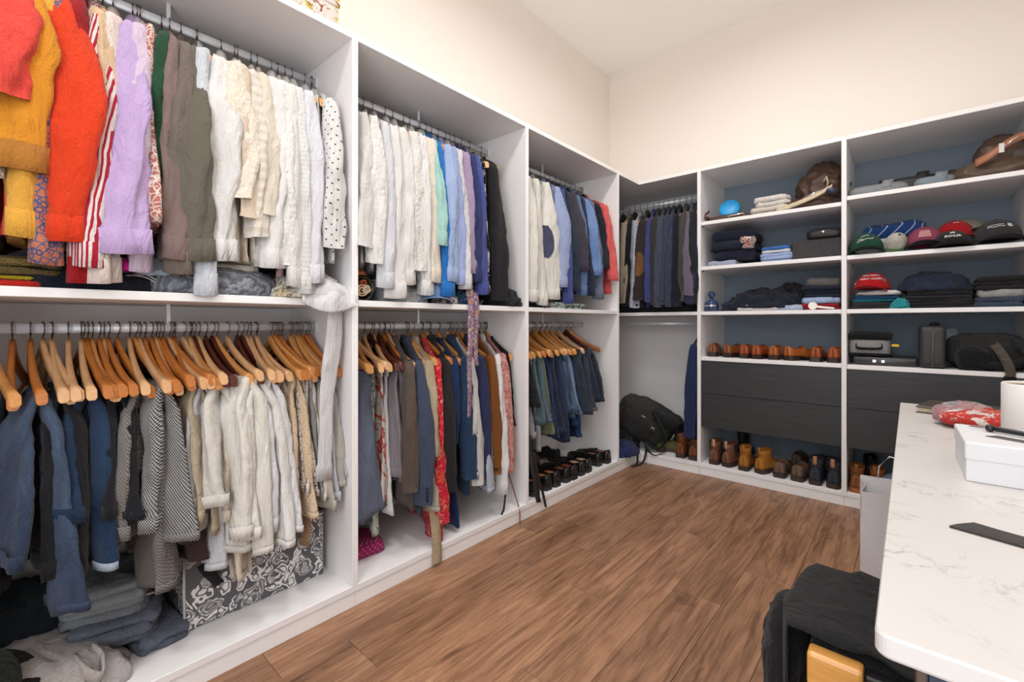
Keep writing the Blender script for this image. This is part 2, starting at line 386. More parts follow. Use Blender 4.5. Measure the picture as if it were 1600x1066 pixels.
# ------------------------------------------------------------------ hangers
def hanger_meshes(v):
    wm = 'hanger_'+v
    rings = []
    for i in range(23):
        s = -1+2*i/22; a = abs(s); u = 0.222*s
        z = -0.062-0.118*(a**1.15)-(0.012*math.sin(a*PI) if a < 1 else 0)+0.012*max(0, 1-a*6)
        hh = 0.021-0.008*min(1, a*1.6)+(0.004 if a > 0.86 else 0); tw = 0.0065+0.0045*a**1.5
        vv = 0.016*a**2.0
        rings.append([(u+(0.004*s if q[1] < 0 else 0), vv+tw*q[0], z+hh*q[1]) for q in ((-1, -.6), (-.6, -1), (.6, -1), (1, -.6), (1, .6), (.6, 1), (-.6, 1), (-1, .6))])
    body = loftm('shoulder_bar', rings); body.materials.append(MATS[wm]); body.polygons.foreach_set('use_smooth', [len(p.vertices) < 5 for p in body.polygons])
    bar = tubem('trouser_bar', [(-0.196, 0.013, -0.178), (0, 0.012, -0.18), (0.196, 0.013, -0.178)], 0.0052, 6); bar.materials.append(MATS[wm])
    pts = [(0, 0, -0.047), (0, 0, -0.03), (0.004, 0, -0.022)]
    for k in range(11):
        th = -1.1+k*(PI+0.9)/10; pts.append((0.0205*math.cos(th)*1.0, 0, 0.0005+0.0195*math.sin(th)))
    hook = tubem('hook', pts, 0.0021, 6); hook.materials.append(MATS['steel'])
    hook.polygons.foreach_set('use_smooth', [True]*len(hook.polygons))
    return body, bar, hook
HM = {v: hanger_meshes(v) for v in ('pale', 'honey', 'amber', 'mahogany')}
VAR = {'p': 'pale', 'h': 'honey', 'a': 'amber', 'm': 'mahogany'}
VWORD = {'p': 'pale beech', 'h': 'honey wood', 'a': 'amber wood', 'm': 'dark mahogany'}
def hanger(label, loc, rz, var, tilt=0.0, group=None):
    o = thing('coat_hanger', label, 'hanger', loc, rz, group)
    o.rotation_euler = (0, tilt, rz)
    for nm, me in zip(('shoulder_bar', 'trouser_bar', 'hook'), HM[VAR[var]]):
        c = bpy.data.objects.new(nm, me); C.objects.link(c); c.parent = o
    return o

# ------------------------------------------------------------------ garments (local frame: X towards the room, Y along the rod, origin on the rod)
from mathutils import noise as MN
def wrinkle(me, amp, sc, seed, stretch=0.5, skip=None):
    n = len(me.vertices); co = np.empty(n*3); me.vertices.foreach_get('co', co); co = co.reshape(-1, 3)
    no = np.empty(n*3); me.vertex_normals.foreach_get('vector', no); no = no.reshape(-1, 3)
    o = seed*7.13; out = co.copy()
    for i in range(n):
        x, y, z = co[i]
        q = ((x+0.35*z)*sc+o, (y-0.3*z)*sc+o*0.7, z*sc*stretch)
        d = 1-2*abs(MN.noise(q)); d2 = 1-2.5*abs(MN.noise(((x+0.9*z)*sc*1.3+5, (y+0.8*z)*sc*1.3, (z-0.5*x)*sc*0.8+o)))
        out[i] += no[i]*amp*(d*0.75-0.45+0.3*d2)
    me.vertices.foreach_set('co', out.ravel()); me.update(); return me
def ell(cx, cy, z, a, b_, n, yaw=0.0, fold=0.0, k=3, ph=0.0, p2=0.0, dz=0.0):
    out = []
    for i in range(n):
        th = 2*PI*i/n
        r = 1+fold*(1.1-2.2*abs(math.sin(k*th/2+ph)))+0.5*fold*math.sin((k+2)*th+p2)
        cc, ss = math.cos(th), math.sin(th); x, y = a*r*math.copysign(abs(cc)**0.85, cc), b_*r*math.copysign(abs(ss)**0.8, ss)
        out.append((cx+x*math.cos(yaw)-y*math.sin(yaw), cy+x*math.sin(yaw)+y*math.cos(yaw), z+dz*math.cos(th)))
    return out
def body_rings(R, L, wsh, whem, T, wave, neck=0.055, z0=-0.066, n=40, m=20, slope=0.105):
    zs = [(0.0, neck, 0.6), (-0.012, neck+0.02, 0.75), (-slope*0.45, wsh*0.62, 0.8), (-slope*0.8, wsh*0.92, 0.8), (-slope-0.012, wsh, 0.85)]
    for i in range(1, m+1):
        s = i/m; zs.append((-slope-0.012-(L-slope-0.012)*s, wsh*(1-0.1*math.sin(s*PI)*0.6)+(whem-wsh)*s, 0.85+0.35*s))
    ph, p2, p3 = (R.uniform(0, 6.28) for _ in range(3)); k1, k2 = R.uniform(1.6, 2.6), R.uniform(3.2, 5.0)
    rings = []
    for z, wv, tm in zs:
        s = min(1, max(0, -z/L)); ring = []
        amp = wave*s**0.8
        for i in range(n):
            th = 2*PI*i/n; c, sn = math.cos(th), math.sin(th)
            u = max(wv*c*(1+0.03*math.sin(9*s+ph)), -0.245); sh = math.copysign(abs(sn)**0.75, sn)
            vv = T*tm*sh*(1+0.25*math.sin(5*th+p2+4*s)*s)
            vv += amp*(math.sin(k1*PI*c+ph+1.3*s)+0.5*math.sin(k2*PI*c+p2+2.2*s))
            ring.append((u+0.02*s, vv, z0+z+0.022*s**4*math.sin(2.6*c+p3)))
        rings.append(ring)
    return rings
def sleeve_rings(R, side, u0, z0, SL, sw, su, du, dv, T, n=16, m=13, yaw=None, bulge=0.15, flare=0.0):
    y0 = R.uniform(-0.4, 0.4) if yaw is None else yaw; ph, p2, p3 = (R.uniform(0, 6.28) for _ in range(3))
    tw = R.uniform(-0.5, 0.5); rings = []; bend = R.uniform(0.004, 0.02)
    for i in range(m+1):
        s = i/m
        a = su*(0.7+0.3*math.sin(min(1, s*1.6)*PI/2))*(1-0.3*s); b_ = (T+0.008+(sw-T-0.008)*min(1, s*2.4)**0.8)*(1-0.22*s*(1-min(1, flare*2))+bulge*math.sin(s*PI))*(1-flare+flare*2*s)
        if s > 0.9: b_ *= 0.96; a *= 0.9
        if i == 0: a *= 0.8; b_ *= 0.85
        cu = side*(u0+du*s+bend*math.sin(s*PI*1.2+ph*0.2)); cv = dv*s**1.2+0.006*math.sin(4*s+p3)
        fo = 0.05+0.10*min(1, s*2)
        crumple = 1+0.05*math.sin(23*s+p2)*(1 if 0.35 < s < 0.95 else 0.3)
        rings.append(ell(cu, cv, z0-SL*s, a*crumple, b_*(2-crumple), n, y0+tw*s, fo, 3, ph+2.5*s, p2+3.1*s, side*-0.006))
    return rings, y0+tw
def smooth_link(name, me, mat, parent):
    return link(name, me, mat, parent, smooth=True)
SPECS_SEED = [100]
def top_garment(label, cat, base, rz, mat, kind='shirt', L=0.74, SL=0.60, sw=0.06, su=0.045, du=0.05, dv=0.0, T=0.016, wave=0.010,
                wsh=0.236, whem=0.27, group=None, collar_mat=None, cuff_mat=None, name=None, tilt=0.0, buttons=None, yaw=None, patch=None, slv=True, bulge=0.10, wr=None, flare=0.14):
    if wr is None: wr = 0.005 if kind == 'jacket' else 0.008
    if sw < 0.07: sw *= 0.72
    SPECS_SEED[0] += 1; R = random.Random(SPECS_SEED[0])
    o = thing(name or cat.replace(' ', '_'), label, cat, base, rz, group); o.rotation_euler = (0, tilt, rz)
    smooth_link('body', wrinkle(loftm('body', body_rings(R, L, wsh, whem, T, wave)), wr, 17, SPECS_SEED[0], 0.16), mat, o)
    if kind in ('shirt', 'jacket', 'blouse') and slv:
        for side in (1, -1):
            n, m_ = (24, 24) if side > 0 else (12, 8)
            rings, yw = sleeve_rings(R, side, wsh-0.022, -0.066-0.090, SL+0.01, sw, su, (du*0.55+0.075) if side > 0 else -0.02, dv if side > 0 else 0, T, n, m_, yaw=yaw, bulge=bulge, flare=flare)
            me_s = loftm('sleeve', rings, True, False)
            if side > 0:
                wrinkle(me_s, wr, 22, SPECS_SEED[0]+0.5, 0.22)
                rings[-1] = [tuple(v.co) for v in me_s.vertices[len(rings)*n-n:]]
            s = smooth_link('sleeve', me_s, mat, o)
            if kind == 'shirt' and SL > 0.4:
                last = np.array(rings[-1]); c = last.mean(0); q = []
                for g, dz in ((0.99, 0.012), (1.05, 0.010), (1.06, -0.02), (1.10, -0.055), (1.06, -0.056), (0.96, -0.02)):
                    q.append([tuple(c+(p-c)*np.array([g, g, 1.0])+np.array([0, 0, dz])) for p in last])
                smooth_link('cuff', loftm('cuff', q, False, False), cuff_mat or mat, s)
            if kind == 'jacket' and side > 0:
                last = np.array(rings[-1]); c = last.mean(0); q = [[tuple(c+(p-c)*g+np.array([0, 0, dz])) for p in last] for g, dz in ((1.0, 0.0), (0.88, 0.003), (0.8, 0.03))]
                smooth_link('cuff_lining', loftm('cuff_lining', q, False, True), cloth((38, 36, 40)), s)
                if buttons:
                    for kk in range(4):
                        ring = np.array(rings[-2-(kk > 1)]); i = 1 
                        pz = rings[-1][2][2]+0.02+0.018*kk
                        r0 = np.array(rings[-2]); p = r0[1]
                        bt = loftm('button', [[(p[0]+dx, p[1]-0.012+0.0055*math.cos(2*PI*j/8), pz+0.0055*math.sin(2*PI*j/8)) for j in range(8)] for dx in (-0.003, 0.003)])
                        link('button', bt, buttons, s)
            if patch and side > 0:
                P_ = []
                for a_ in range(10, 18):
                    row = []; f_ = math.sqrt(max(0.0, 1-((a_-13.5)/3.9)**2))
                    for kk in range(-5, 6):
                        th = (-2.5+kk*0.62*f_)                       # ring index, fractional
                        i0 = math.floor(th); fr = th-i0
                        va = np.array(me_s.vertices[a_*n+i0 % n].co)*(1-fr)+np.array(me_s.vertices[a_*n+(i0+1) % n].co)*fr
                        na = np.array(me_s.vertices[a_*n+i0 % n].normal)*(1-fr)+np.array(me_s.vertices[a_*n+(i0+1) % n].normal)*fr
                        cc_ = np.array([me_s.vertices[a_*n+k_].co for k_ in range(n)]).mean(0); dd = (va-cc_)*np.array([1, 1, 0]); row.append(va+dd/np.linalg.norm(dd)*0.004)
                    P_.append(row)
                smooth_link('elbow_patch', gridm('elbow_patch', P_), patch, s)
    if kind in ('shirt', 'jacket'):
        n = 18; q = []
        for g, dz in ((0.80, -0.012), (0.84, 0.006), (0.74, 0.018), (0.82, 0.021), (1.12, 0.006), (1.30, -0.018), (1.26, -0.020), (1.0, -0.008)):
            q.append([(0.068*g*math.cos(2*PI*i/n), (0.010+0.010*g)*math.sin(2*PI*i/n), -0.066+dz-0.01*math.cos(2*PI*i/n)**2*(g > 1)) for i in range(n)])
        smooth_link('collar', loftm('collar', q, False, False), collar_mat or mat, o)
    elif kind in ('vest', 'blouse'):
        n = 18
        q = [[((0.066+0.006*g)*math.cos(2*PI*i/n), (0.012+0.004*g)*math.sin(2*PI*i/n), -0.066+dz) for i in range(n)] for g, dz in ((0, -0.012), (0.3, 0.003), (1, 0.004), (1.6, -0.014))]
        smooth_link('neckline', loftm('neckline', q, False, False), collar_mat or mat, o)
    return o
def trousers(label, cat, base, rz, mat, L1=0.55, L2=0.5, W=0.115, T=0.014, wave=0.010, fan=0.0, group=None, tilt=0.0, hem=None, off=0.0, name=None, belt=None, spread=0.0, wr=0.009):
    T *= 1.5; wave *= 1.3; fan += .22
    SPECS_SEED[0] += 1; R = random.Random(SPECS_SEED[0])
    o = thing(name or cat.replace(' ', '_'), label, cat, base, rz, group); o.rotation_euler = (0, tilt, rz)
    for q, (L, sg) in enumerate(((L1, 1), (L2, -1))):
        ph, p2, p3 = (R.uniform(0, 6.28) for _ in range(3)); k1 = R.uniform(1.2, 2.2); k2 = R.uniform(2.8, 4.2); rings = []
        m = 22; n = 36
        for i in range(m+1):
            s = i/m; ring = []
            wv = W*(0.93+0.10*s+fan*s); lift = 0.02+T*0.9*min(1, s*5)
            for j in range(n):
                th = 2*PI*j/n; c, sn = math.cos(th), math.sin(th); sh = math.copysign(abs(sn)**0.6, sn)*0.8
                ed = wv*c*(1+0.05*math.sin(7*s+p3)*s)
                vv = 0.012+sg*(T*0.9*min(1, s*6)+spread*s)+T*sh*(0.6+0.4*min(1, s*4))
                vv += wave*s**0.6*(math.sin(k1*PI*c+ph+1.8*s)+0.6*math.sin(k2*PI*c+p2-2.2*s))
                ring.append((off+ed+0.055*s**0.9, vv, -0.172-(L)*s+(0.006*(1-min(1, s*8)))+0.02*s**3*math.sin(2*c+p3)))
            rings.append(ring)
        lg = smooth_link('leg' if q == 0 else 'waist_half', loftm('leg' if q == 0 else 'waist_half', rings), mat, o)
        wrinkle(lg.data, wr, 17, SPECS_SEED[0]+q*0.5, 0.14)
        last = np.array([tuple(v.co) for v in lg.data.vertices[m*n:]]); c = last.mean(0)
        h = 0.022 if q == 0 else 0.04
        qq = [[tuple(c+(p-c)*np.array([g, 1.0, 0.6])+np.array([0, (p[1]-c[1])*(g-1)*2.2, dz])) for p in last] for g, dz in ((1.0, h), (1.006, h), (1.007, 0.001), (0.99, 0.0))]
        smooth_link('hem' if q == 0 else 'waistband', loftm('hem' if q == 0 else 'waistband', qq, False, True), (hem or mat) if q == 0 else mat, lg)
        if belt and q == 1: pass
    return o
def slip_dress(label, cat, base, rz, mat, L, W0=0.13, W1=0.2, T=0.02, wave=0.014, z0=-0.19, group=None, name=None):
    SPECS_SEED[0] += 1; R = random.Random(SPECS_SEED[0])
    o = thing(name or cat.replace(' ', '_'), label, cat, base, rz, group)
    rings = body_rings(R, L, W0, W1, T, wave, neck=W0*0.93, z0=z0, slope=0.02)
    smooth_link('skirt', wrinkle(loftm('skirt', rings), 0.012, 13, SPECS_SEED[0], 0.3), mat, o)
    w_ = [[tuple(np.array(p)*np.array([1.015, 1.08, 1])+np.array([0, 0, dz])) for p in rings[1]] for dz in (0.014, -0.024)]
    smooth_link('waistband', loftm('waistband', w_, False, False), mat, o)
    return o
UROD, LROD = 2.13, 1.085
def RZ(deg): return math.radians(deg)

# ------------------------------------------------------------------ what hangs where
W_ = (232, 230, 228)
def up(y, rz, mat, short, label, cat='shirt', hv='h', kind='shirt', grp='tops on the upper rods', hang=True, corner=False, rodz=UROD, htilt=0.0, place='', **kw):
    if not corner:
        b0 = y-0.25*math.sin(RZ(rz)); lim = next(p for p in P[1:] if p > y)-0.035
        if b0 > lim: b0 = lim; rz = math.degrees(math.asin(max(-0.9, (y-b0)/0.25)))
        y = b0
    base = (y, 0.27, 2.09) if corner else (-0.30, y, rodz)
    r = RZ(rz)-(PI/2 if corner else 0)
    if corner and kw.get('dv'): pass
    o = top_garment(label, cat, base, r, mat, kind, group=grp, **kw)
    if hang: hanger(f'{VWORD[hv]} hanger holding the {short}', base, r, hv, group='wooden hangers in the closet')
    return o
cl = cloth
G1 = 'garments on the upper rod of the nearest closet unit'
rows = [
 (-3.372, 0, cl((238, 226, 204), 'knit', (222, 208, 184), None, 55), 'cream knit cardigan', 'cream knit cardigan at the far left edge of the upper rod', 'cardigan', 'p', 'blouse', dict(SL=0.52, sw=.05)),
 (-3.345, -3, cl((232, 68, 58), 'weave', (240, 88, 74)), 'coral red shirt', 'coral red shirt with a rolled sleeve at the upper left edge', 'shirt', 'h', 'shirt', dict(SL=0.33, sw=.074, su=.05, dv=-.02, du=.1)),
 (-3.316, -5, cl((228, 150, 42)), 'mustard yellow shirt', 'mustard yellow linen shirt with a wide rolled cuff beside the coral one', 'shirt', 'h', 'shirt', dict(SL=0.44, sw=.075, su=.04, dv=-.012, du=.085, cuff_mat=cl((186, 124, 52)))),
 (-3.286, -4, cl((240, 178, 72)), 'golden yellow shirt', 'golden yellow shirt with crumpled sleeve end under the mustard cuff', 'shirt', 'p', 'shirt', dict(SL=0.60, sw=.065, dv=-.015)),
 (-3.266, -5, cl((92, 78, 120), 'paisley', (196, 120, 96), (60, 92, 140), 60), 'multicoloured paisley blouse', 'multicoloured paisley blouse whose cuff hangs below the orange sleeve', 'blouse', 'h', 'shirt', dict(SL=0.66, sw=.045, dv=-.01)),
 (-3.246, -6, cl((228, 58, 22), 'weave', (236, 76, 34)), 'orange red shirt', 'large bright orange red linen shirt with buttoned sleeve tab', 'shirt', 'a', 'shirt', dict(SL=0.60, sw=.070, su=.045, dv=.0, du=.06, bulge=.32, yaw=-.1, flare=.0)),
 (-3.212, -5, cl((158, 22, 30)), 'dark red shirt', 'dark red shirt half hidden behind the bright orange one', 'shirt', 'm', 'shirt', dict(SL=0.70, sw=.05, du=.03)),
 (-3.176, -4, cl((240, 232, 230), 'stripe', (178, 32, 58), None, 78), 'red and white striped shirt', 'red and white striped shirt between orange and lavender sleeves', 'shirt', 'h', 'shirt', dict(SL=0.66, sw=.056, dv=-.015, du=.06)),
 (-3.166, -6, cl((226, 196, 160)), 'beige blouse', 'beige blouse next to the red striped shirt', 'blouse', 'h', 'blouse', dict(SL=0.5, sw=.035, du=.0)),
 (-3.150, -8, cl((242, 226, 218)), 'blush white shirt', 'blush white shirt beside the red striped shirt, long cuff', 'shirt', 'p', 'shirt', dict(SL=0.70, sw=.05, dv=-.02)),
 (-3.118, -12, cl((204, 178, 226)), 'lavender shirt', 'large lavender shirt with wide buttoned cuff', 'shirt', 'h', 'shirt', dict(SL=0.62, sw=.075, su=.04, dv=-.035, du=.09, flare=.35, yaw=-.2)),
 (-3.090, -8, cl((226, 206, 230)), 'pale lilac shirt', 'pale lilac pink shirt hanging right behind the lavender one', 'shirt', 'h', 'shirt', dict(SL=0.66, sw=.04, dv=-.0, du=.0)),
 (-3.062, -3, cl((226, 196, 186), 'paisley', (186, 116, 104), (244, 232, 222), 55), 'pink paisley vest', 'pink paisley sleeveless vest with cream binding', 'vest', 'a', 'vest', dict(L=.70, whem=.335, collar_mat=cl((240, 232, 222)), wsh=.25, T=.026)),
 (-3.034, -10, cl((34, 74, 50)), 'dark green blouse', 'dark green blouse between the paisley vest and taupe shirts', 'blouse', 'h', 'blouse', dict(L=.82, SL=.5, sw=.035, du=.0)),
 (-3.012, -10, cl((134, 114, 110)), 'mauve taupe shirt', 'mauve taupe shirt with gathered sleeve and hanging tie', 'shirt', 'p', 'shirt', dict(SL=0.62, sw=.05, L=.8)),
 (-2.988, -12, cl((118, 108, 100)), 'grey brown shirt', 'grey brown shirt between the mauve and olive grey ones', 'shirt', 'm', 'shirt', dict(SL=0.66, sw=.05, L=.84)),
 (-2.958, -16, cl((108, 102, 92)), 'olive grey shirt', 'large olive grey shirt just left of the white shirts', 'shirt', 'm', 'shirt', dict(SL=0.62, sw=.070, su=.04, dv=-.02, du=.07, flare=.2, yaw=0)),
 (-2.932, -10, cl((206, 212, 222), 'denim', (226, 230, 236)), 'pale washed denim shirt', 'pale washed denim shirt right of the olive grey shirt', 'shirt', 'h', 'shirt', dict(SL=0.72, sw=.045)),
 (-2.890, -18, cl((240, 239, 238)), 'white shirt with broad cuff', 'crisp white shirt with a broad hanging cuff beside the cream blouse', 'shirt', 'h', 'shirt', dict(SL=0.61, sw=.070, su=.038, dv=-.02, du=.06, flare=.3, yaw=0)),
 (-2.866, -12, cl((240, 224, 206)), 'pale peach blouse', 'pale peach blouse squeezed behind the broad white cuff', 'blouse', 'p', 'blouse', dict(SL=0.60, sw=.03, L=.76, du=.0, su=.03)),
 (-2.838, -16, cl((242, 232, 216), 'lace', (226, 210, 190), None, 70), 'cream blouse', 'cream blouse with lace trimmed flared sleeve', 'blouse', 'h', 'blouse', dict(SL=0.46, sw=.07, du=.06, dv=-.015)),
 (-2.812, -12, cl((226, 208, 188)), 'beige linen top', 'beige linen top between the cream and pleated off white blouses', 'blouse', 'a', 'blouse', dict(SL=0.52, sw=.04)),
 (-2.782, -16, cl((240, 234, 224), 'hstripe', (224, 214, 200), None, 30), 'pleated off white blouse', 'off white blouse with horizontal pleats and openwork band', 'blouse', 'h', 'blouse', dict(SL=0.58, sw=.065, du=.05)),
 (-2.752, -14, cl((238, 228, 212)), 'ivory blouse', 'ivory blouse right of the pleated one', 'blouse', 'p', 'blouse', dict(SL=0.50, sw=.045)),
 (-2.716, -18, cl((243, 242, 241)), 'white shirt with straight cuff', 'plain white shirt with straight cuff in the middle of the white group', 'shirt', 'h', 'shirt', dict(SL=0.62, sw=.066, du=.06, dv=-.01)),
 (-2.684, -16, cl((240, 240, 238), 'lace', (220, 219, 217), None, 60), 'white eyelet blouse', 'white eyelet blouse between two plain white shirts', 'blouse', 'a', 'blouse', dict(SL=0.66, sw=.055)),
 (-2.656, -16, cl((238, 236, 232)), 'soft white shirt', 'soft white shirt right of the eyelet blouse', 'shirt', 'h', 'shirt', dict(SL=0.68, sw=.055)),
 (-2.628, -16, cl((240, 240, 240), 'hstripe', (226, 226, 228), None, 60), 'white pin tucked shirt', 'white pin tucked shirt with ribbed cuff', 'shirt', 'p', 'shirt', dict(SL=0.70, sw=.05)),
 (-2.592, -20, cl((236, 238, 246)), 'bluish white shirt', 'bright bluish white shirt with open collar', 'shirt', 'p', 'shirt', dict(SL=0.66, sw=.055, du=.06)),
 (-2.556, -22, cl((240, 240, 240)), 'white sleeveless shirt', 'white sleeveless shirt with wide collar near the partition', 'vest', 'h', 'vest', dict(L=.72, collar_mat=cl((242, 242, 242)))),
 (-2.518, -24, cl((241, 241, 240), 'dots', (70, 72, 84), None, 26), 'white dotted eyelet blouse', 'white eyelet blouse with small dark dots, last before the partition', 'blouse', 'a', 'blouse', dict(SL=0.58, sw=.06, du=.03)),
]
for y, rz, mt, short, lab, cat, hv, kind, kw in rows:
    up(y, rz, mt, short, lab, cat, hv, kind, G1, **kw)
G2 = 'garments on the upper rod of the middle closet unit'
rows = [
 (-2.372, -20, cl((234, 232, 229)), 'leftmost white blouse of the middle unit', 'white gauze blouse leftmost on the middle upper rod', 'blouse', 'p', 'blouse', dict(SL=.56, sw=.06)),
 (-2.322, -20, cl((238, 237, 235), 'lace', (224, 223, 221), None, 50), 'embroidered white blouse', 'white embroidered blouse with loose sleeve, second in the middle unit', 'blouse', 'a', 'blouse', dict(SL=.62, sw=.06, du=.06)),
 (-2.275, -20, cl((228, 231, 237)), 'cool white tied shirt', 'cool white shirt with a tied waist in the middle unit', 'shirt', 'h', 'shirt', dict(SL=.66, sw=.055)),
 (-2.222, -24, cl((241, 240, 239)), 'smooth white tunic', 'smooth white tunic with long sleeve in the middle unit', 'tunic', 'a', 'shirt', dict(SL=.70, sw=.062, du=.06, L=.83)),
 (-2.172, -22, cl((239, 237, 234)), 'white pointed hem shirt', 'white shirt with pointed hem between tunic and lace blouse', 'shirt', 'h', 'shirt', dict(SL=.64, sw=.06, L=.84)),
 (-2.118, -24, cl((236, 234, 230), 'lace', (216, 213, 208), None, 75), 'white lace blouse', 'white lace blouse with scalloped cuff in the middle unit', 'blouse', 'p', 'blouse', dict(SL=.63, sw=.066, du=.07)),
 (-2.072, -22, cl((243, 242, 240), 'stripe', (228, 227, 226), None, 70), 'white striped weave shirt', 'white self striped shirt left of the cream one', 'shirt', 'h', 'shirt', dict(SL=.68, sw=.05, L=.83)),
 (-2.024, -24, cl((240, 230, 216)), 'ivory cream shirt', 'ivory cream shirt, last before the coloured shirts of the middle unit', 'shirt', 'a', 'shirt', dict(SL=.62, sw=.062, du=.06)),
 (-1.998, -20, cl((176, 222, 214)), 'aqua shirt', 'aqua green shirt peeking between cream and bright blue', 'shirt', 'h', 'shirt', dict(SL=.45, sw=.035, L=.82)),
 (-1.962, -20, cl((40, 120, 200)), 'bright blue shirt', 'bright cobalt blue shirt in the middle unit', 'shirt', 'h', 'shirt', dict(SL=.68, sw=.048)),
 (-1.926, -20, cl((150, 176, 224), 'stripe', (186, 204, 236), None, 200), 'light blue shirt', 'light blue shirt with broad cuff right of the cobalt one', 'shirt', 'a', 'shirt', dict(SL=.61, sw=.062, du=.07)),
 (-1.880, -20, cl((166, 180, 226)), 'periwinkle shirt', 'periwinkle blue shirt between light blue and striped white', 'shirt', 'h', 'shirt', dict(SL=.62, sw=.05)),
 (-1.838, -22, cl((238, 236, 236), 'stripe', (204, 204, 212), None, 120), 'fine striped white shirt', 'white shirt with fine grey stripes right of the periwinkle shirt', 'shirt', 'h', 'shirt', dict(SL=.64, sw=.048, du=.07)),
 (-1.800, -20, cl((156, 134, 164), 'check', (180, 160, 188), None, 90), 'mauve checked shirt', 'mauve checked shirt beside the navy ones', 'shirt', 'a', 'shirt', dict(SL=.56, sw=.045)),
 (-1.765, -20, cl((44, 54, 104)), 'navy shirt', 'navy blue shirt in the middle unit', 'shirt', 'a', 'shirt', dict(SL=.6, sw=.045)),
 (-1.722, -22, cl((66, 78, 148), 'weave', (84, 96, 166)), 'indigo blue shirt', 'indigo blue shirt left of the black patterned dress', 'shirt', 'h', 'shirt', dict(SL=.66, sw=.055, du=.04)),
 (-1.655, -22, cl((26, 26, 30), 'floral', (232, 230, 228), (26, 26, 30), 22), 'black and white patterned tunic', 'black tunic with bold white geometric pattern', 'tunic', 'p', 'vest', dict(L=.83, wsh=.23, T=.02)),
 (-1.575, -26, cl((34, 33, 37)), 'black ruffled dress', 'black ruffled dress with its hem bunched on the shelf', 'dress', 'h', 'blouse', dict(L=.83, SL=.74, sw=.065, du=.03, T=.02)),
]
for y, rz, mt, short, lab, cat, hv, kind, kw in rows:
    up(y, rz, mt, short, lab, cat, hv, kind, G2, **kw)
G3 = 'garments on the upper rod of the unit above the jeans'
rows = [
 (-1.300, -22, cl((236, 232, 224)), 'off white shirt at the partition', 'off white shirt against the partition above the jeans', 'shirt', 'h', 'shirt', dict(SL=.68, sw=.06)),
 (-1.225, -24, cl((238, 235, 228)), 'off white shirt with button cuffs', 'off white shirt with two button cuff above the jeans', 'shirt', 'h', 'shirt', dict(SL=.70, sw=.06)),
 (-1.120, -26, cl((240, 237, 231)), 'white elbow patch shirt', 'white shirt with a navy oval elbow patch', 'shirt', 'a', 'shirt', dict(SL=.66, sw=.085, du=.05, patch=cl((70, 74, 102)))),
 (-1.000, -24, cl((138, 156, 208), 'stripe', (186, 198, 228), None, 110), 'light blue striped shirt', 'light blue striped shirt beside the elbow patch shirt', 'shirt', 'h', 'shirt', dict(SL=.58, sw=.075)),
 (-0.945, -22, cl((70, 78, 138)), 'violet blue shirt', 'violet blue shirt behind the light blue striped one', 'shirt', 'h', 'shirt', dict(SL=.68, sw=.05)),
 (-0.890, -22, cl((32, 46, 62)), 'dark teal shirt', 'dark teal shirt beside the plum grey rolled sleeve', 'shirt', 'a', 'shirt', dict(SL=.6, sw=.06)),
 (-0.825, -24, cl((62, 58, 72)), 'plum grey shirt', 'plum grey shirt with rolled up sleeve', 'shirt', 'h', 'shirt', dict(SL=.46, sw=.07)),
 (-0.765, -24, cl((84, 108, 152), 'weave', (112, 134, 174)), 'chambray shirt', 'blue chambray shirt between two rolled sleeves', 'shirt', 'h', 'shirt', dict(SL=.62, sw=.055)),
 (-0.705, -24, cl((30, 36, 62)), 'midnight navy shirt', 'midnight navy shirt behind the light denim sleeve', 'shirt', 'a', 'shirt', dict(SL=.62, sw=.05)),
 (-0.645, -26, cl((98, 132, 190), 'denim', (140, 168, 212)), 'light denim shirt', 'light denim blue shirt with rolled up sleeve', 'shirt', 'h', 'shirt', dict(SL=.48, sw=.07)),
 (-0.575, -24, cl((92, 100, 124), 'check', (116, 124, 146), None, 90), 'slate checked shirt', 'slate blue checked shirt near the coral sleeve', 'shirt', 'h', 'shirt', dict(SL=.64, sw=.06)),
 (-0.500, -26, cl((28, 30, 44)), 'black navy polo', 'black navy polo shirt left of the coral one', 'shirt', 'p', 'shirt', dict(SL=.42, sw=.065)),
 (-0.420, -26, cl((236, 104, 104)), 'coral pink shirt', 'coral pink shirt at the right end beside the corner partition', 'shirt', 'h', 'shirt', dict(SL=.5, sw=.06)),
]
for y, rz, mt, short, lab, cat, hv, kind, kw in rows:
    up(y, rz, mt, short, lab, cat, hv, kind, G3, **kw)
G4 = 'jackets on the corner rod'
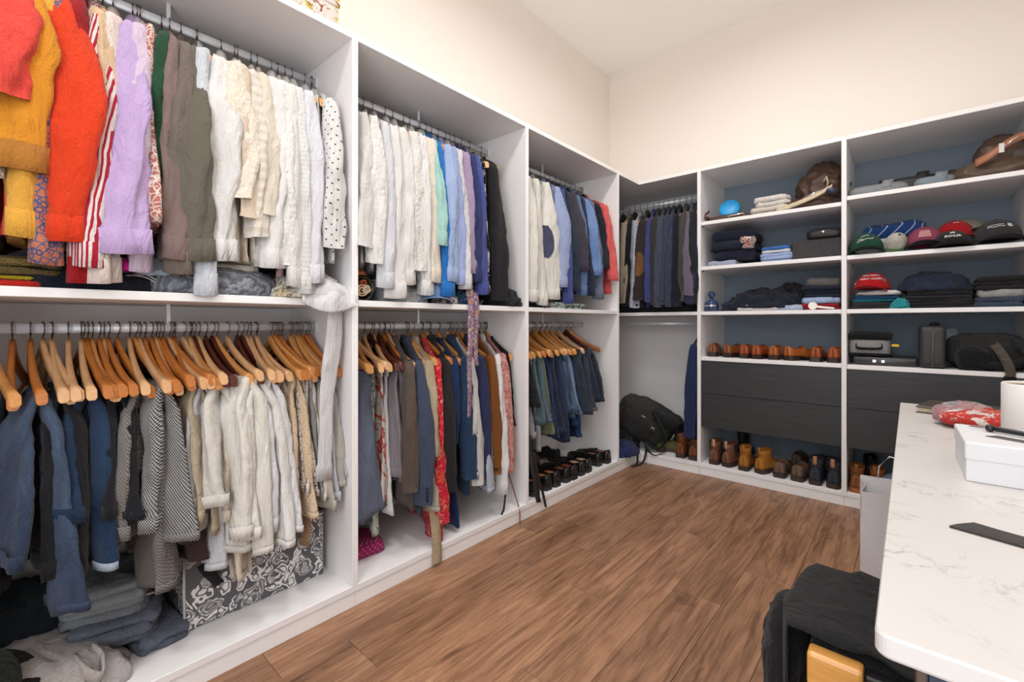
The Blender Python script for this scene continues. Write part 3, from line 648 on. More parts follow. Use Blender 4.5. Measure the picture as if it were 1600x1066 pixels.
rows = [
 (-0.275, cl((28, 32, 50)), 'midnight jacket', 'midnight blue jacket leftmost on the corner rod', 'h', {}),
 (-0.215, cl((172, 158, 138)), 'tan jacket', 'tan cotton jacket on the corner rod', 'h', dict(SL=.66)),
 (-0.165, cl((24, 24, 30)), 'black jacket behind the seersucker', 'black jacket between tan and seersucker jackets', 'm', {}),
 (-0.115, cl((196, 198, 208), 'stripe', (150, 156, 176), None, 130), 'seersucker jacket', 'pale grey seersucker jacket on the corner rod', 'h', dict(SL=.70, du=.07)),
 (-0.050, cl((52, 44, 44)), 'brown elbow patch jacket', 'dark brown jacket with a tan oval elbow patch', 'h', dict(SL=.64, sw=.075, patch=cl((122, 84, 52)))),
 (0.005, cl((64, 72, 128)), 'royal blue blazer', 'royal blue blazer on the corner rod', 'h', dict(SL=.66, buttons=True)),
 (0.048, cl((54, 54, 52)), 'dark olive jacket', 'dark olive jacket right of the royal blue blazer', 'a', dict(SL=.68)),
 (0.090, cl((74, 78, 96)), 'slate grey jacket', 'slate grey jacket, first of the two greys on the corner rod', 'a', dict(SL=.70)),
 (0.132, cl((62, 68, 88)), 'steel blue jacket', 'steel blue grey jacket right of the slate one', 'a', dict(SL=.68)),
 (0.176, cl((50, 56, 76), 'stripe', (66, 72, 94), None, 60), 'pinstripe jacket', 'blue grey pinstripe jacket in the middle of the corner rod', 'h', dict(SL=.7)),
 (0.222, cl((24, 30, 44)), 'dark navy blazer', 'dark navy blazer between pinstripe and olive grey jackets', 'h', dict(SL=.7)),
 (0.275, cl((66, 66, 60), 'check', (80, 80, 74), None, 60), 'olive grey checked jacket', 'olive grey checked jacket near the right side of the corner rod', 'h', dict(SL=.66, buttons=True)),
 (0.320, cl((98, 88, 106), 'check', (122, 110, 130), None, 70), 'purple checked jacket', 'purple grey checked jacket near the right side of the corner rod', 'h', dict(SL=.62, du=.08, buttons=True)),
 (0.365, cl((44, 48, 78)), 'ink blue jacket', 'ink blue jacket right of the purple checked one', 'h', {}),
 (0.398, cl((34, 36, 40)), 'charcoal jacket', 'charcoal jacket rightmost on the corner rod', 'h', {}),
]
for x, mt, short, lab, hv, kw in rows:
    if kw.get('buttons'): kw['buttons'] = cl((150, 130, 100))
    kw = dict(dict(SL=.68, sw=.058, su=.038, du=.045, L=.78, T=.02), **kw)
    up(x, min(16, math.degrees(math.asin(max(0.02, min(.28, (.415-x)/.28))))), mt, short, lab, 'jacket', hv, 'jacket', G4, corner=True, **kw)
# the long navy coat on the empty lower rod of the corner
top_garment('long navy blue coat hanging alone on the lower corner rod', 'coat', (0.405, 0.27, 1.095), -PI/2, cl((34, 48, 88)), 'jacket', L=.80, SL=.66, sw=.06, su=.04, du=.03, wsh=.232, T=.02)
hanger('honey wood hanger holding the long navy coat', (0.405, 0.27, 1.095), -PI/2, 'h', group='wooden hangers in the closet')

# ------------------------------------------------------------------ lower rod, nearest unit: trousers on wooden hangers
T1 = 'trousers on the lower rod of the nearest unit'
HG = 'wooden hangers in the closet'
def tr(y, rz, mt, short, lab, cat, hv, **kw):
    trousers(lab, cat, (-0.30, y, LROD), RZ(rz), mt, group=T1, **kw)
    hanger(f'{VWORD[hv]} hanger holding the {short}', (-0.30, y, LROD), RZ(rz), hv, group=HG)
rows = [
 (-3.354, 3, cl((24, 25, 29)), 'black trousers at the edge', 'black trousers at the left edge of the lower rod', 'trousers', 'h', dict(L1=.45, W=.13)),
 (-3.316, -14, cl((36, 50, 74), 'denim', (82, 100, 126)), 'faded blue jeans', 'long faded blue jeans with open white lined waist, leftmost jeans', 'jeans', 'a', dict(L1=.54, L2=.40, W=.16, T=.022, fan=.15, off=.06, spread=.03, wave=.016)),
 (-3.268, -22, cl((25, 26, 31)), 'wide black trousers', 'wide black trousers between the faded and the dark blue jeans', 'trousers', 'p', dict(L1=.47, L2=.44, W=.16, T=.02, off=.05)),
 (-3.240, -18, cl((27, 28, 34)), 'second black trousers', 'second black trousers from the faded jeans, slimmer', 'trousers', 'p', dict(L1=.44, L2=.4, W=.13, off=.03)),
 (-3.205, -22, cl((22, 40, 66), 'denim', (44, 68, 100)), 'dark blue jeans with white cuffs', 'dark blue jeans with turned up pale cuffs', 'jeans', 'p', dict(L1=.49, L2=.34, W=.15, T=.024, off=.05, wave=.016, hem=cl((170, 184, 200)))),
 (-3.170, -20, cl((24, 42, 70), 'denim', (46, 70, 104)), 'indigo jeans', 'indigo jeans just right of the cuffed pair', 'jeans', 'a', dict(L1=.44, L2=.40, W=.13, T=.018, off=.02)),
 (-3.140, -22, cl((28, 29, 36)), 'black chinos', 'black chinos right of the indigo jeans', 'trousers', 'a', dict(L1=.37, L2=.36, W=.15, T=.02, off=.04)),
 (-3.112, -20, cl((34, 38, 52)), 'dark navy chinos', 'dark navy chinos left of the grey houndstooth trousers', 'trousers', 'a', dict(L1=.4, L2=.38, W=.13, off=.02)),
 (-3.070, -26, cl((146, 142, 138), 'check', (96, 93, 92), None, 110), 'grey houndstooth trousers', 'long grey houndstooth trousers reaching lowest on the lower rod', 'trousers', 'p', dict(L1=.59, L2=.42, W=.145, T=.022, off=.05, wave=.016)),
 (-3.036, -28, cl((186, 186, 184), 'check', (52, 52, 56), None, 105), 'black and white checked trousers', 'black and white checked trousers right of the houndstooth pair', 'trousers', 'p', dict(L1=.46, L2=.42, W=.15, T=.024, off=.06, wave=.018)),
 (-3.000, -24, cl((40, 35, 35)), 'black brown trousers', 'black brown trousers behind the checked pair', 'trousers', 'a', dict(L1=.50, L2=.44, W=.11, T=.010, off=.0)),
 (-2.968, -26, cl((62, 44, 40)), 'dark brown trousers', 'dark chocolate brown trousers left of the khaki pair', 'trousers', 'a', dict(L1=.57, L2=.5, W=.14, T=.018, off=.03, wave=.008)),
 (-2.938, -24, cl((78, 76, 76)), 'grey trousers', 'charcoal grey trousers between brown and khaki', 'trousers', 'a', dict(L1=.42, L2=.4, W=.12)),
 (-2.908, -28, cl((186, 172, 148)), 'khaki trousers', 'khaki beige trousers left of the white group', 'trousers', 'p', dict(L1=.46, L2=.42, W=.145, T=.018, off=.05)),
 (-2.868, -26, cl((214, 216, 222)), 'bluish white trousers', 'bluish white trousers, first of the white group', 'trousers', 'p', dict(L1=.6, L2=.45, W=.14, T=.022, off=.05, wave=.018)),
 (-2.834, -28, cl((232, 228, 222)), 'white linen trousers', 'loose white linen trousers with bunched waist', 'trousers', 'm', dict(L1=.56, L2=.4, W=.15, T=.026, off=.06, wave=.02)),
 (-2.794, -28, cl((240, 226, 208)), 'cream long trousers', 'cream trousers whose leg hangs lowest of the white group', 'trousers', 'm', dict(L1=.66, L2=.46, W=.13, T=.018, off=.05)),
 (-2.756, -30, cl((240, 236, 228)), 'ivory drawstring trousers', 'ivory drawstring trousers bunched over the patterned box', 'trousers', 'h', dict(L1=.57, L2=.5, W=.165, T=.032, off=.07, wave=.024, fan=.1)),
 (-2.714, -30, cl((243, 242, 239)), 'bright white trousers', 'bright white wide trousers in the middle of the white group', 'trousers', 'm', dict(L1=.58, L2=.52, W=.165, T=.028, off=.06, wave=.022, fan=.1)),
 (-2.672, -30, cl((236, 236, 238), 'stripe', (220, 220, 224), None, 50), 'pleated white trousers', 'pleated white trousers, last of the white group', 'trousers', 'p', dict(L1=.55, L2=.5, W=.16, T=.022, off=.06, wave=.018)),
 (-2.640, -26, cl((112, 128, 152), 'denim', (150, 164, 184)), 'grey blue trousers', 'grey blue trousers peeking behind the pleated white ones', 'trousers', 'p', dict(L1=.42, L2=.4, W=.11)),
 (-2.612, -28, cl((206, 190, 180)), 'pinkish beige trousers', 'pinkish beige trousers left of the peach dotted pair', 'trousers', 'p', dict(L1=.46, L2=.4, W=.14, T=.016, off=.04)),
 (-2.574, -30, cl((228, 204, 174), 'dots', (180, 148, 110), None, 40), 'peach dotted trousers', 'peach trousers with fine dots', 'trousers', 'h', dict(L1=.535, L2=.5, W=.15, T=.018, off=.05)),
 (-2.548, -28, cl((164, 134, 106)), 'tan trousers', 'tan brown trousers below the peach dotted pair', 'trousers', 'a', dict(L1=.62, L2=.56, W=.13, off=.03)),
 (-2.522, -28, cl((222, 212, 204), 'floral', (48, 40, 46), (120, 100, 100), 90), 'leopard print trousers', 'black spotted leopard print trousers', 'trousers', 'a', dict(L1=.45, L2=.42, W=.14, off=.04, T=.012)),
 (-2.58, -28, cl((236, 230, 222), 'stripe', (176, 160, 140), None, 36), 'beige striped trousers', 'off white trousers with thin beige stripes', 'trousers', 'h', dict(L1=.47, L2=.44, W=.13, T=.014, off=.05)),
 (-2.545, -28, cl((150, 150, 148)), 'pale grey trousers', 'pale grey trousers right of the striped pair', 'trousers', 'h', dict(L1=.5, L2=.46, W=.13, T=.014, off=.05)),
 (-2.512, -28, cl((190, 186, 178)), 'stone grey trousers', 'stone grey trousers with pocket near the partition', 'trousers', 'a', dict(L1=.45, L2=.52, W=.13, T=.016, off=.06)),
 (-2.482, -28, cl((200, 204, 214)), 'bluish grey trousers', 'bluish grey trousers last before the partition', 'trousers', 'a', dict(L1=.42, L2=.5, W=.12, T=.014, off=.07)),
]

ys = [-3.352, -3.297, -3.255, -3.236, -3.198, -3.17, -3.14, -3.117, -3.082, -3.039, -3.012, -2.98, -2.966, -2.948, -2.917, -2.881, -2.857, -2.811, -2.767, -2.729, -2.705, -2.68, -2.635, -2.62, -2.604, -2.578, -2.548, -2.515, -2.486]
R0 = random.Random(77); placed = []
for (y_, rz_, mt, short, lab, cat, hv, kw), y in zip(rows, ys):
    rz = R0.uniform(-5, 9); lift = 0.15*math.sin(RZ(rz))
    b0 = min(y-lift, P[1]-0.045)
    placed.append((b0, short)); tr(b0, rz, mt, short, lab, cat, hv, **kw)
placed.sort()
for k, hv in zip((0, 1, 3, 4, 5, 6, 7, 8, 9, 10, 11, 12, 13, 14, 15, 16, 17, 18, 19, 20, 22, 23, 25, 26, 27), 'appahpahapaaphpmpmpphapha'):
    if k+1 >= len(placed): continue
    a, b_ = placed[k], placed[k+1]; y = (a[0]+b_[0])/2+R0.uniform(-.004, .004)
    hanger(f'{VWORD[hv]} hanger between {a[1]} and {b_[1].replace(" with white cuffs", "").replace(" at the edge", "")}', (-0.30, y, LROD), RZ(R0.uniform(-6, 12)), hv, R0.uniform(-.06, .06), HG)

# ------------------------------------------------------------------ lower rod, middle unit
G5 = 'garments on the lower rod of the middle unit'
def lo(y, rz, mt, short, lab, cat, hv, kind='jacket', tilt=0, **kw):
    b0 = min(y-0.25*math.sin(RZ(rz)), P[2]-0.03)
    rz = math.degrees(math.asin(max(-.95, min(.95, (y-b0)/0.25))))
    if kind == 'skirt': slip_dress(lab, cat, (-0.30, b0, LROD), RZ(rz), mt, group=G5, **kw)
    elif kind == 'trousers': trousers(lab, cat, (-0.30, b0, LROD), RZ(rz), mt, group=G5, **kw)
    else: top_garment(lab, cat, (-0.30, b0, LROD), RZ(rz), mt, kind, group=G5, **kw)
    hanger(f'{VWORD[hv]} hanger holding the {short}', (-0.30, b0, LROD), RZ(rz), hv, group=HG)
gold = plain('gold_button', srgb(206, 178, 120), 0.3, 0.8); dark_b = plain('dark_button', srgb(30, 30, 34), 0.3)
J = dict(SL=.62, sw=.056, su=.045, du=.05, T=.022, L=.76)
rows = [
 (-2.350, -16, cl((104, 116, 142), 'check', (122, 132, 156), None, 190), 'grey blue skirt', 'grey blue fine check long skirt at the left of the middle lower rod', 'skirt', 'h', 'skirt', dict(L=.62, W0=.16, W1=.24, T=.055, wave=.026)),
 (-2.300, -16, cl((190, 196, 190), 'floral', (104, 120, 112), (232, 232, 226), 20), 'pale green floral skirt', 'pale grey green floral skirt showing below the grey blue one', 'skirt', 'p', 'skirt', dict(L=.72, W0=.13, W1=.2, T=.02)),
 (-2.258, -18, cl((240, 234, 226), 'floral', (226, 92, 60), (206, 70, 90), 11), 'orange flower dress', 'white dress printed with large orange and pink flowers', 'dress', 'p', 'skirt', dict(L=.60, W0=.14, W1=.19, T=.016)),
 (-2.222, -16, cl((238, 237, 236)), 'white skirt', 'plain white skirt behind the orange flower dress', 'skirt', 'm', 'skirt', dict(L=.66, W0=.14, W1=.18, T=.016)),
 (-2.190, -16, cl((150, 142, 148)), 'mauve grey trousers', 'mauve grey trousers right of the white skirt', 'trousers', 'm', 'trousers', dict(L1=.52, L2=.5, W=.14, off=.04)),
 (-2.150, -18, cl((92, 80, 74)), 'taupe brown jacket', 'taupe brown jacket left of the grey navy blazer', 'jacket', 'h', 'jacket', dict(J, SL=.55, sw=.05, du=.02)),
 (-2.085, -20, cl((66, 76, 98)), 'grey navy blazer', 'grey navy blazer with dark cuff buttons', 'blazer', 'h', 'jacket', dict(J, buttons=dark_b)),
 (-2.062, -18, cl((186, 178, 166)), 'linen trousers', 'pale stone linen trousers hanging below the grey navy blazer', 'trousers', 'p', 'trousers', dict(L1=.68, L2=.6, W=.16, T=.02, off=.05)),
 (-2.030, -18, cl((184, 166, 140)), 'beige trench coat', 'beige trench coat with raised collar and hanging belt', 'coat', 'h', 'jacket', dict(J, L=.80, SL=.42, sw=.04, du=.02)),
 (-1.985, -20, cl((214, 26, 60), 'floral', (238, 96, 70), (240, 168, 150), 26), 'red pink floral dress', 'hot pink and red floral dress between trench coat and black jacket', 'dress', 'a', 'blouse', dict(L=.94, SL=.74, sw=.05, wsh=.232, du=.045, T=.022)),
 (-1.930, -20, cl((36, 34, 36)), 'black jacket', 'black jacket right of the red floral dress', 'jacket', 'm', 'jacket', dict(J, SL=.6, sw=.05)),
 (-1.880, -22, cl((26, 48, 92)), 'royal navy dress', 'long royal navy dress reaching almost to the base board', 'dress', 'h', 'blouse', dict(L=.92, SL=.4, sw=.04, T=.024, wsh=.23, du=-.02)),
 (-1.800, -22, cl((32, 56, 86), 'denim', (48, 74, 106)), 'teal navy denim jacket', 'teal navy denim jacket with short pointed collar', 'jacket', 'a', 'jacket', dict(J, SL=.58, sw=.064)),
 (-1.765, -18, cl((214, 212, 210)), 'pale grey blouse', 'pale grey blouse showing below the denim sleeve', 'blouse', 'h', 'blouse', dict(L=.7, SL=.62, sw=.05)),
 (-1.735, -18, cl((172, 180, 194), 'denim', (200, 206, 216)), 'light wash jeans', 'light wash jeans under the navy blazer', 'jeans', 'a', 'trousers', dict(L1=.66, L2=.6, W=.17, T=.03, off=.06, wave=.02)),
 (-1.690, -22, cl((40, 46, 84)), 'navy blazer', 'navy blazer with bright cuff buttons', 'blazer', 'h', 'jacket', dict(J, buttons=gold, SL=.6, sw=.066)),
 (-1.615, -22, cl((134, 80, 30), 'stripe', (112, 64, 22), None, 90), 'rust corduroy jacket', 'rust brown corduroy jacket', 'jacket', 'a', 'jacket', dict(J, SL=.6)),
 (-1.565, -20, cl((236, 236, 236)), 'white shirt by the rust jacket', 'white shirt between the corduroy jacket and pink print blouse', 'shirt', 'm', 'shirt', dict(SL=.66, sw=.05)),
 (-1.520, -20, cl((214, 150, 144), 'floral', (168, 72, 76), (234, 196, 186), 60), 'pink print blouse', 'pink and red small print blouse near the partition', 'blouse', 'a', 'blouse', dict(L=.72, SL=.62, sw=.05)),
 (-1.470, -16, cl((26, 26, 30)), 'black vest', 'black sleeveless vest last on the middle lower rod', 'vest', 'h', 'vest', dict(L=.5, wsh=.232)),
]
for y, rz, mt, short, lab, cat, hv, kind, kw in rows: lo(y, rz, mt, short, lab, cat, hv, kind, **kw)
for k, (y, hv, lab) in enumerate(((-2.36, 'h', 'above the grey blue skirt, leftmost'), (-2.29, 'p', 'between the two leftmost skirts'), (-2.20, 'm', 'left of the orange flower dress'),
        (-2.13, 'a', 'just left of the taupe brown jacket'), (-2.10, 'p', 'just right of the taupe brown jacket'), (-1.99, 'h', 'lying over the beige trench collar'), (-1.90, 'a', 'over the black jacket shoulder'), (-1.86, 'h', 'left of the denim jacket collar'),
        (-1.79, 'h', 'right of the black jacket'), (-1.72, 'p', 'over the denim jacket collar'), (-1.62, 'h', 'between navy blazer and corduroy jacket'), (-1.52, 'h', 'right of the corduroy jacket'))):
    hanger(f'{VWORD[hv]} hanger on the middle lower rod {lab}', (-0.30, y, LROD), RZ(R0.uniform(-6, 8)), hv, R0.uniform(-.05, .08), HG)

# ------------------------------------------------------------------ lower rod above the black shoes: jeans
G6 = 'jeans on the rod above the black shoes'
rows = [
 (-1.285, cl((28, 29, 33)), 'black trousers above the shoes', 'short black trousers by the partition above the shoes', 'trousers', 'h', dict(L1=.3, L2=.28, W=.15, off=.05)),
 (-1.245, cl((146, 144, 150)), 'grey sweatpants', 'light grey sweatpants among the jeans', 'trousers', 'h', dict(L1=.56, L2=.5, W=.15, T=.022, off=.04)),
 (-1.185, cl((84, 104, 114)), 'grey teal jeans', 'grey teal jeans right of the grey sweatpants', 'jeans', 'h', dict(L1=.42, L2=.4, W=.15, T=.02, off=.06)),
 (-1.140, cl((112, 120, 92)), 'olive trousers', 'olive green trousers beside the grey teal jeans', 'trousers', 'a', dict(L1=.50, L2=.4, W=.14, T=.016, off=.06)),
 (-1.085, cl((34, 48, 84), 'denim', (46, 62, 98)), 'navy jeans', 'navy jeans right of the olive trousers', 'jeans', 'h', dict(L1=.54, L2=.5, W=.14, T=.018, off=.05)),
 (-1.000, cl((30, 38, 62), 'denim', (42, 52, 78)), 'dark indigo jeans', 'dark indigo jeans with a pale label, widest of the row', 'jeans', 'h', dict(L1=.55, L2=.5, W=.16, T=.026, off=.05)),
 (-0.915, cl((42, 64, 84), 'denim', (58, 84, 104)), 'petrol blue jeans', 'petrol blue jeans left of the ripped pair', 'jeans', 'a', dict(L1=.44, L2=.4, W=.15, T=.02, off=.05)),
 (-0.860, cl((32, 60, 104), 'denim', (150, 168, 192)), 'ripped jeans', 'bright blue ripped jeans', 'jeans', 'h', dict(L1=.43, L2=.4, W=.15, T=.02, off=.05)),
 (-0.800, cl((24, 50, 88), 'denim', (36, 66, 106)), 'long blue jeans', 'long deep blue jeans hanging lowest above the shoes', 'jeans', 'h', dict(L1=.58, L2=.5, W=.14, T=.02, off=.04)),
 (-0.700, cl((42, 50, 64), 'denim', (56, 66, 80)), 'charcoal jeans', 'charcoal jeans with the waistband turned forward', 'jeans', 'p', dict(L1=.42, L2=.44, W=.16, T=.028, off=.06, hem=cl((96, 96, 100)))),
 (-0.600, cl((38, 46, 60), 'denim', (50, 60, 74)), 'slate black jeans', 'slate black jeans rightmost on the rod above the shoes', 'jeans', 'm', dict(L1=.36, L2=.34, W=.16, T=.02, off=.08)),
]
for y, mt, short, lab, cat, hv, kw in rows:
    rz = -8
    b0 = y+0.15*math.sin(RZ(8))
    trousers(lab, cat, (-0.30, b0, LROD), RZ(rz), mt, group=G6, **kw)
    hanger(f'{VWORD[hv]} hanger holding the {short}', (-0.30, b0, LROD), RZ(rz), hv, group=HG)
for y, hv, lab, rz in ((-1.22, 'h', 'tilted across the grey sweatpants', -14), (-1.11, 'h', 'over the olive trousers', 6), (-1.05, 'a', 'over the navy jeans', -4), (-0.96, 'h', 'right of the dark indigo jeans', 3), (-0.89, 'p', 'over the petrol blue jeans', -9), (-0.83, 'a', 'over the ripped jeans', 2), (-0.52, 'a', 'hanging apart at the right end', 34)):
    hanger(f'{VWORD[hv]} hanger above the black shoes, {lab}', (-0.30, y, LROD), RZ(rz), hv, R0.uniform(-.05, .05), HG)

# ------------------------------------------------------------------ soft shapes
def sp(v, e): return math.copysign(abs(v)**e, v)
def sem(name, rx, ry, rz, e1=0.5, e2=0.4, nu=14, nv=32, c=(0, 0, 0), flat=None):
    rings = []
    for i in range(nu+1):
        ph = -PI/2+PI*i/nu; cz = sp(math.sin(ph), e1); r = abs(math.cos(ph))**e1 if 0 < i < nu else 0.02
        rings.append([(c[0]+rx*r*sp(math.cos(2*PI*j/nv), e2), c[1]+ry*r*sp(math.sin(2*PI*j/nv), e2), c[2]+max(rz*cz, flat if flat is not None else -9)) for j in range(nv)])
    return loftm(name, rings)
def bumpy(me, amp, sc, seed, flat_z=None, zs=1.0):
    n = len(me.vertices); co = np.empty(n*3); me.vertices.foreach_get('co', co); co = co.reshape(-1, 3); no = np.empty(n*3); me.vertex_normals.foreach_get('vector', no); no = no.reshape(-1, 3)
    o = seed*3.7
    for i in range(n):
        x, y, z = co[i]
        w1 = MN.noise((x*sc*0.6+o, y*sc*0.6, z*sc*0.6)); q = (x*sc+o+w1*1.3, y*sc-w1*1.1+o, z*sc*zs)
        d = 1-2.2*abs(MN.noise(q)); d2 = 1-2*abs(MN.noise((q[0]*2.1, q[1]*2.1+3, q[2]*2.1)))
        co[i] += no[i]*amp*(d+0.4*d2-0.3)
    if flat_z is not None: co[:, 2] = np.maximum(co[:, 2], flat_z)
    me.vertices.foreach_set('co', co.ravel()); me.update(); return me
SD = [500]
def folded(label, cat, x0, x1, y0, y1, z0, h, mat, layers=None, rz=0.0, group=None, name=None, trim=None, amp=0.010):
    """a folded garment: soft layers lying on each other"""
    SD[0] += 1; R = random.Random(SD[0]); n = layers or max(1, round(h/0.022)); parts = []
    cx, cy = (x0+x1)/2, (y0+y1)/2; o = thing(name or 'folded_'+cat.replace(' ', '_'), label, cat, (cx, cy, z0), rz, group)
    for k in range(n):
        hh = h/n; s = 1-0.07*R.random()
        me = sem('layer', (x1-x0)/2*s, (y1-y0)/2*s, hh*0.56, 0.42, 0.22, 10, 40, (R.uniform(-.009, .009), R.uniform(-.009, .009), hh*(k+0.5)))
        bumpy(me, amp*min(1, hh/0.03), 16, SD[0]+k*0.3, 0.0005+hh*k*0.9)
        link('fold_layer', me, trim if (trim and k == 0) else mat, o, smooth=True)
    return o
def heap(label, cat, cx, cy, z0, rx, ry, h, mat, amp=0.018, sc=9, rz=0.0, group=None, name=None, e=1.05):
    SD[0] += 1
    o = thing(name or 'crumpled_'+cat.replace(' ', '_'), label, cat, (cx, cy, z0), rz, group)
    me = sem('cloth', rx, ry, h, e, 0.7, 34, 72, (0, 0, 0), 0.002); bumpy(me, amp*0.9, sc*1.15, SD[0], 0.001); bumpy(me, amp*0.45, sc*2.6, SD[0]+.4, 0.001)
    link('cloth', me, mat, o, smooth=True); return o
def ribbon(name, pts, wdir, w0, w1, mat, parent, th=0.002, sub=4, wav=0.0):
    """flat strap along pts, width along wdir"""
    pts = [Vector(p) for p in pts]; fine = []
    for i in range(len(pts)-1):
        p0, p1, p2, p3 = pts[max(i-1, 0)], pts[i], pts[i+1], pts[min(i+2, len(pts)-1)]
        for k in range(sub):
            t = k/sub; fine.append(0.5*((2*p1)+(p2-p0)*t+(2*p0-5*p1+4*p2-p3)*t*t+(3*p1-p0-3*p2+p3)*t**3))
    fine.append(pts[-1]); wd = Vector(wdir).normalized(); rings = []
    for i, p in enumerate(fine):
        d = (fine[min(i+1, len(fine)-1)]-fine[max(i-1, 0)]).normalized(); nrm = wd.cross(d).normalized(); w = w0+(w1-w0)*i/(len(fine)-1)
        q = p+nrm*wav*math.sin(i*1.1)
        rings.append([q+wd*w/2+nrm*th/2, q+nrm*(th*0.5+wav*0.6), q-wd*w/2+nrm*th/2, q-wd*w/2-nrm*th/2, q-nrm*(th*0.5-wav*0.6), q+wd*w/2-nrm*th/2])
    return link(name, loftm(name, rings), mat, parent, smooth=True)

# ------------------------------------------------------------------ shoes (heel at the origin, toe along +Y)
def lerp_tab(tab, t):
    for (a, va), (b_, vb) in zip(tab, tab[1:]):
        if t <= b_:
            f = (t-a)/(b_-a); f = f*f*(3-2*f); return va+(vb-va)*f
    return tab[-1][1]
WT = [(0, .021), (.03, .029), (.10, .033), (.30, .033), (.5, .040), (.68, .047), (.84, .041), (.94, .026), (1, .004)]
HT_ = [(0, .058), (.06, .062), (.2, .052), (.34, .050), (.42, .066), (.55, .060), (.7, .050), (.85, .042), (.95, .032), (1, .016)]
def shoe_geo(boot, L, open_to=.40, hk=1.0):
    NT, NS = 30, 21; P_ = []; zb = lambda t: 0.018*(1-lerp_tab([(0, 0), (.3, 0), (.62, 1), (1, 1)], t))+0.008
    for i in range(NT+1):
        t = i/NT; w = lerp_tab(WT, t); h = lerp_tab(HT_, t)*hk; row = []
        if boot: h = max(h, .066 if t < .45 else h)
        op = (t > .05 and t < open_to) and not boot
        for j in range(NS):
            s = -1+2*j/(NS-1); a = abs(s); rr = 0.66 if t < .45 else 0.5
            if a > .5:
                k = (a-.5)/.5; x = math.copysign(w*(rr+(1-rr)*min(1, (k*1.25))**0.6), s); z = h*(1-k**1.5)
            else:
                x = s/.5*w*rr; z = h+0.012*(1-(a/.5)**2)
                if op:
                    k2 = a/.5; x *= 0.92; z = h if k2 > .88 else max(0.012, h-0.05*min(1, (.88-k2)*6))
            row.append((x, t*L, zb(t)+z))
        if i == 0: P_.append([(0.0, y_, z_) for x_, y_, z_ in row])
        P_.append(row)
    up_ = gridm('upper', P_)
    out = [(lerp_tab(WT, t)*1.07+.001, t*L*1.012-.002) for t in [i/24 for i in range(25)]]
    loop = [(x, y) for x, y in out]+[(-x, y) for x, y in reversed(out)]
    def sole(z0f, z1f, sel, nm):
        lp = [(x, y) for x, y in loop if sel(y/L)]
        return loftm(nm, [[(x, y, z0f(y/L)) for x, y in lp], [(x, y, z1f(y/L)) for x, y in lp]])
    so = sole(lambda t: max(0.0, zb(min(1, max(0, t)))-0.008), lambda t: zb(min(1, max(0, t)))+0.004, lambda t: True, 'sole')
    he = sole(lambda t: 0.0, lambda t: 0.0185, lambda t: t < .27, 'heel')
    return up_, so, he
def shoe(label, cat, loc, rz, up_mat, sole_mat, kind='oxford', L=.285, group=None, lace=None, tab=None, tilt=None, sc=1.0, shaft=.15, lining=None):
    o = thing(kind+('_shoe' if kind in ('oxford', 'suede') else '_boot'), label, cat, loc, rz, group); o.scale = (sc, sc, sc)
    if tilt: o.rotation_euler = tilt
    boot = kind in ('chelsea', 'lace'); u, s, h = shoe_geo(boot, L, .47 if not lace else .42)
    um = link('upper', u, up_mat, o, smooth=True); md = um.modifiers.new('thick', 'SOLIDIFY'); md.thickness = 0.0022; md.offset = -1
    link('sole', s, sole_mat, o); link('heel', h, sole_mat, o)
    if boot:
        rings = []; cy = .078
        for z, a, b_, dy in ((.055, .0325, .066, .004), (.08, .0335, .060, .0), (.105, .035, .056, -.003), (.13, .0365, .055, -.006), (shaft, .038, .057, -.008), (shaft+.002, .0355, .0545, -.008), (shaft-.03, .034, .052, -.006)):
            rings.append([(a*math.cos(2*PI*k/20), cy+dy+b_*math.sin(2*PI*k/20), z+(0.006*math.sin(2*PI*k/20) if z > .12 else 0)) for k in range(20)])
        sh = link('shaft', loftm('shaft', rings, False, True), up_mat, o, smooth=True)
        if kind == 'chelsea':
            for sx in (-1, 1):
                P_ = [[(sx*(.0355+.0035*(k/6)), cy-.004+(-.022+.044*j/4)*(0.35+.65*k/6), .075+(shaft-.078)*k/6) for j in range(5)] for k in range(7)]
                g = link('elastic_panel', gridm('elastic_panel', P_), cloth((30, 28, 28), 'stripe', (44, 42, 42), None, 220), sh)
                g.modifiers.new('thick', 'SOLIDIFY').thickness = .003
        ribbon('pull_tab', [(0, .0145, shaft-.035), (0, .010, shaft+.006), (0, .014, shaft+.018), (0, .024, shaft+.002)], (1, 0, 0), .02, .02, tab or up_mat, sh, .002)
        # back seam strip
        ribbon('back_strip', [(0, .0135, .07), (0, .0165, .09), (0, .0155, .125), (0, .0115, shaft)], (1, 0, 0), .016, .014, up_mat, sh, .003)
    else:
        P_ = [[(math.sin(a)*(.0255-.004*q), .0015+.018*(1-math.cos(a))-.0012, .03+.055*q) for a in np.linspace(-1.0, 1.0, 7)] for q in (0, .35, .7, 1.0)]
        bk = link('heel_counter', gridm('heel_counter', P_), up_mat, um, smooth=True); bk.modifiers.new('thick', 'SOLIDIFY').thickness = .002
        ring = [[((.024+dw)*math.cos(2*PI*k/20), .058+(.052+dw)*math.sin(2*PI*k/20), .076+z) for k in range(20)] for dw, z in ((-.002, -.004), (.0, 0.001), (-.02, 0.0))]
        link('insole', loftm('insole', ring), lining or leather((150, 92, 50), .6), o, smooth=True)
    if lace:
        for q in range(4):
            yy, zz = L*(.42+.055*q), .094-.008*q
            if boot: yy, zz = .125+.006*q-0.004, .135-.018*q
            tube('lace', [(-.02, yy, zz-.006), (0, yy+.002, zz), (.02, yy, zz-.006)], .0018, lace, um, 5)
    return o
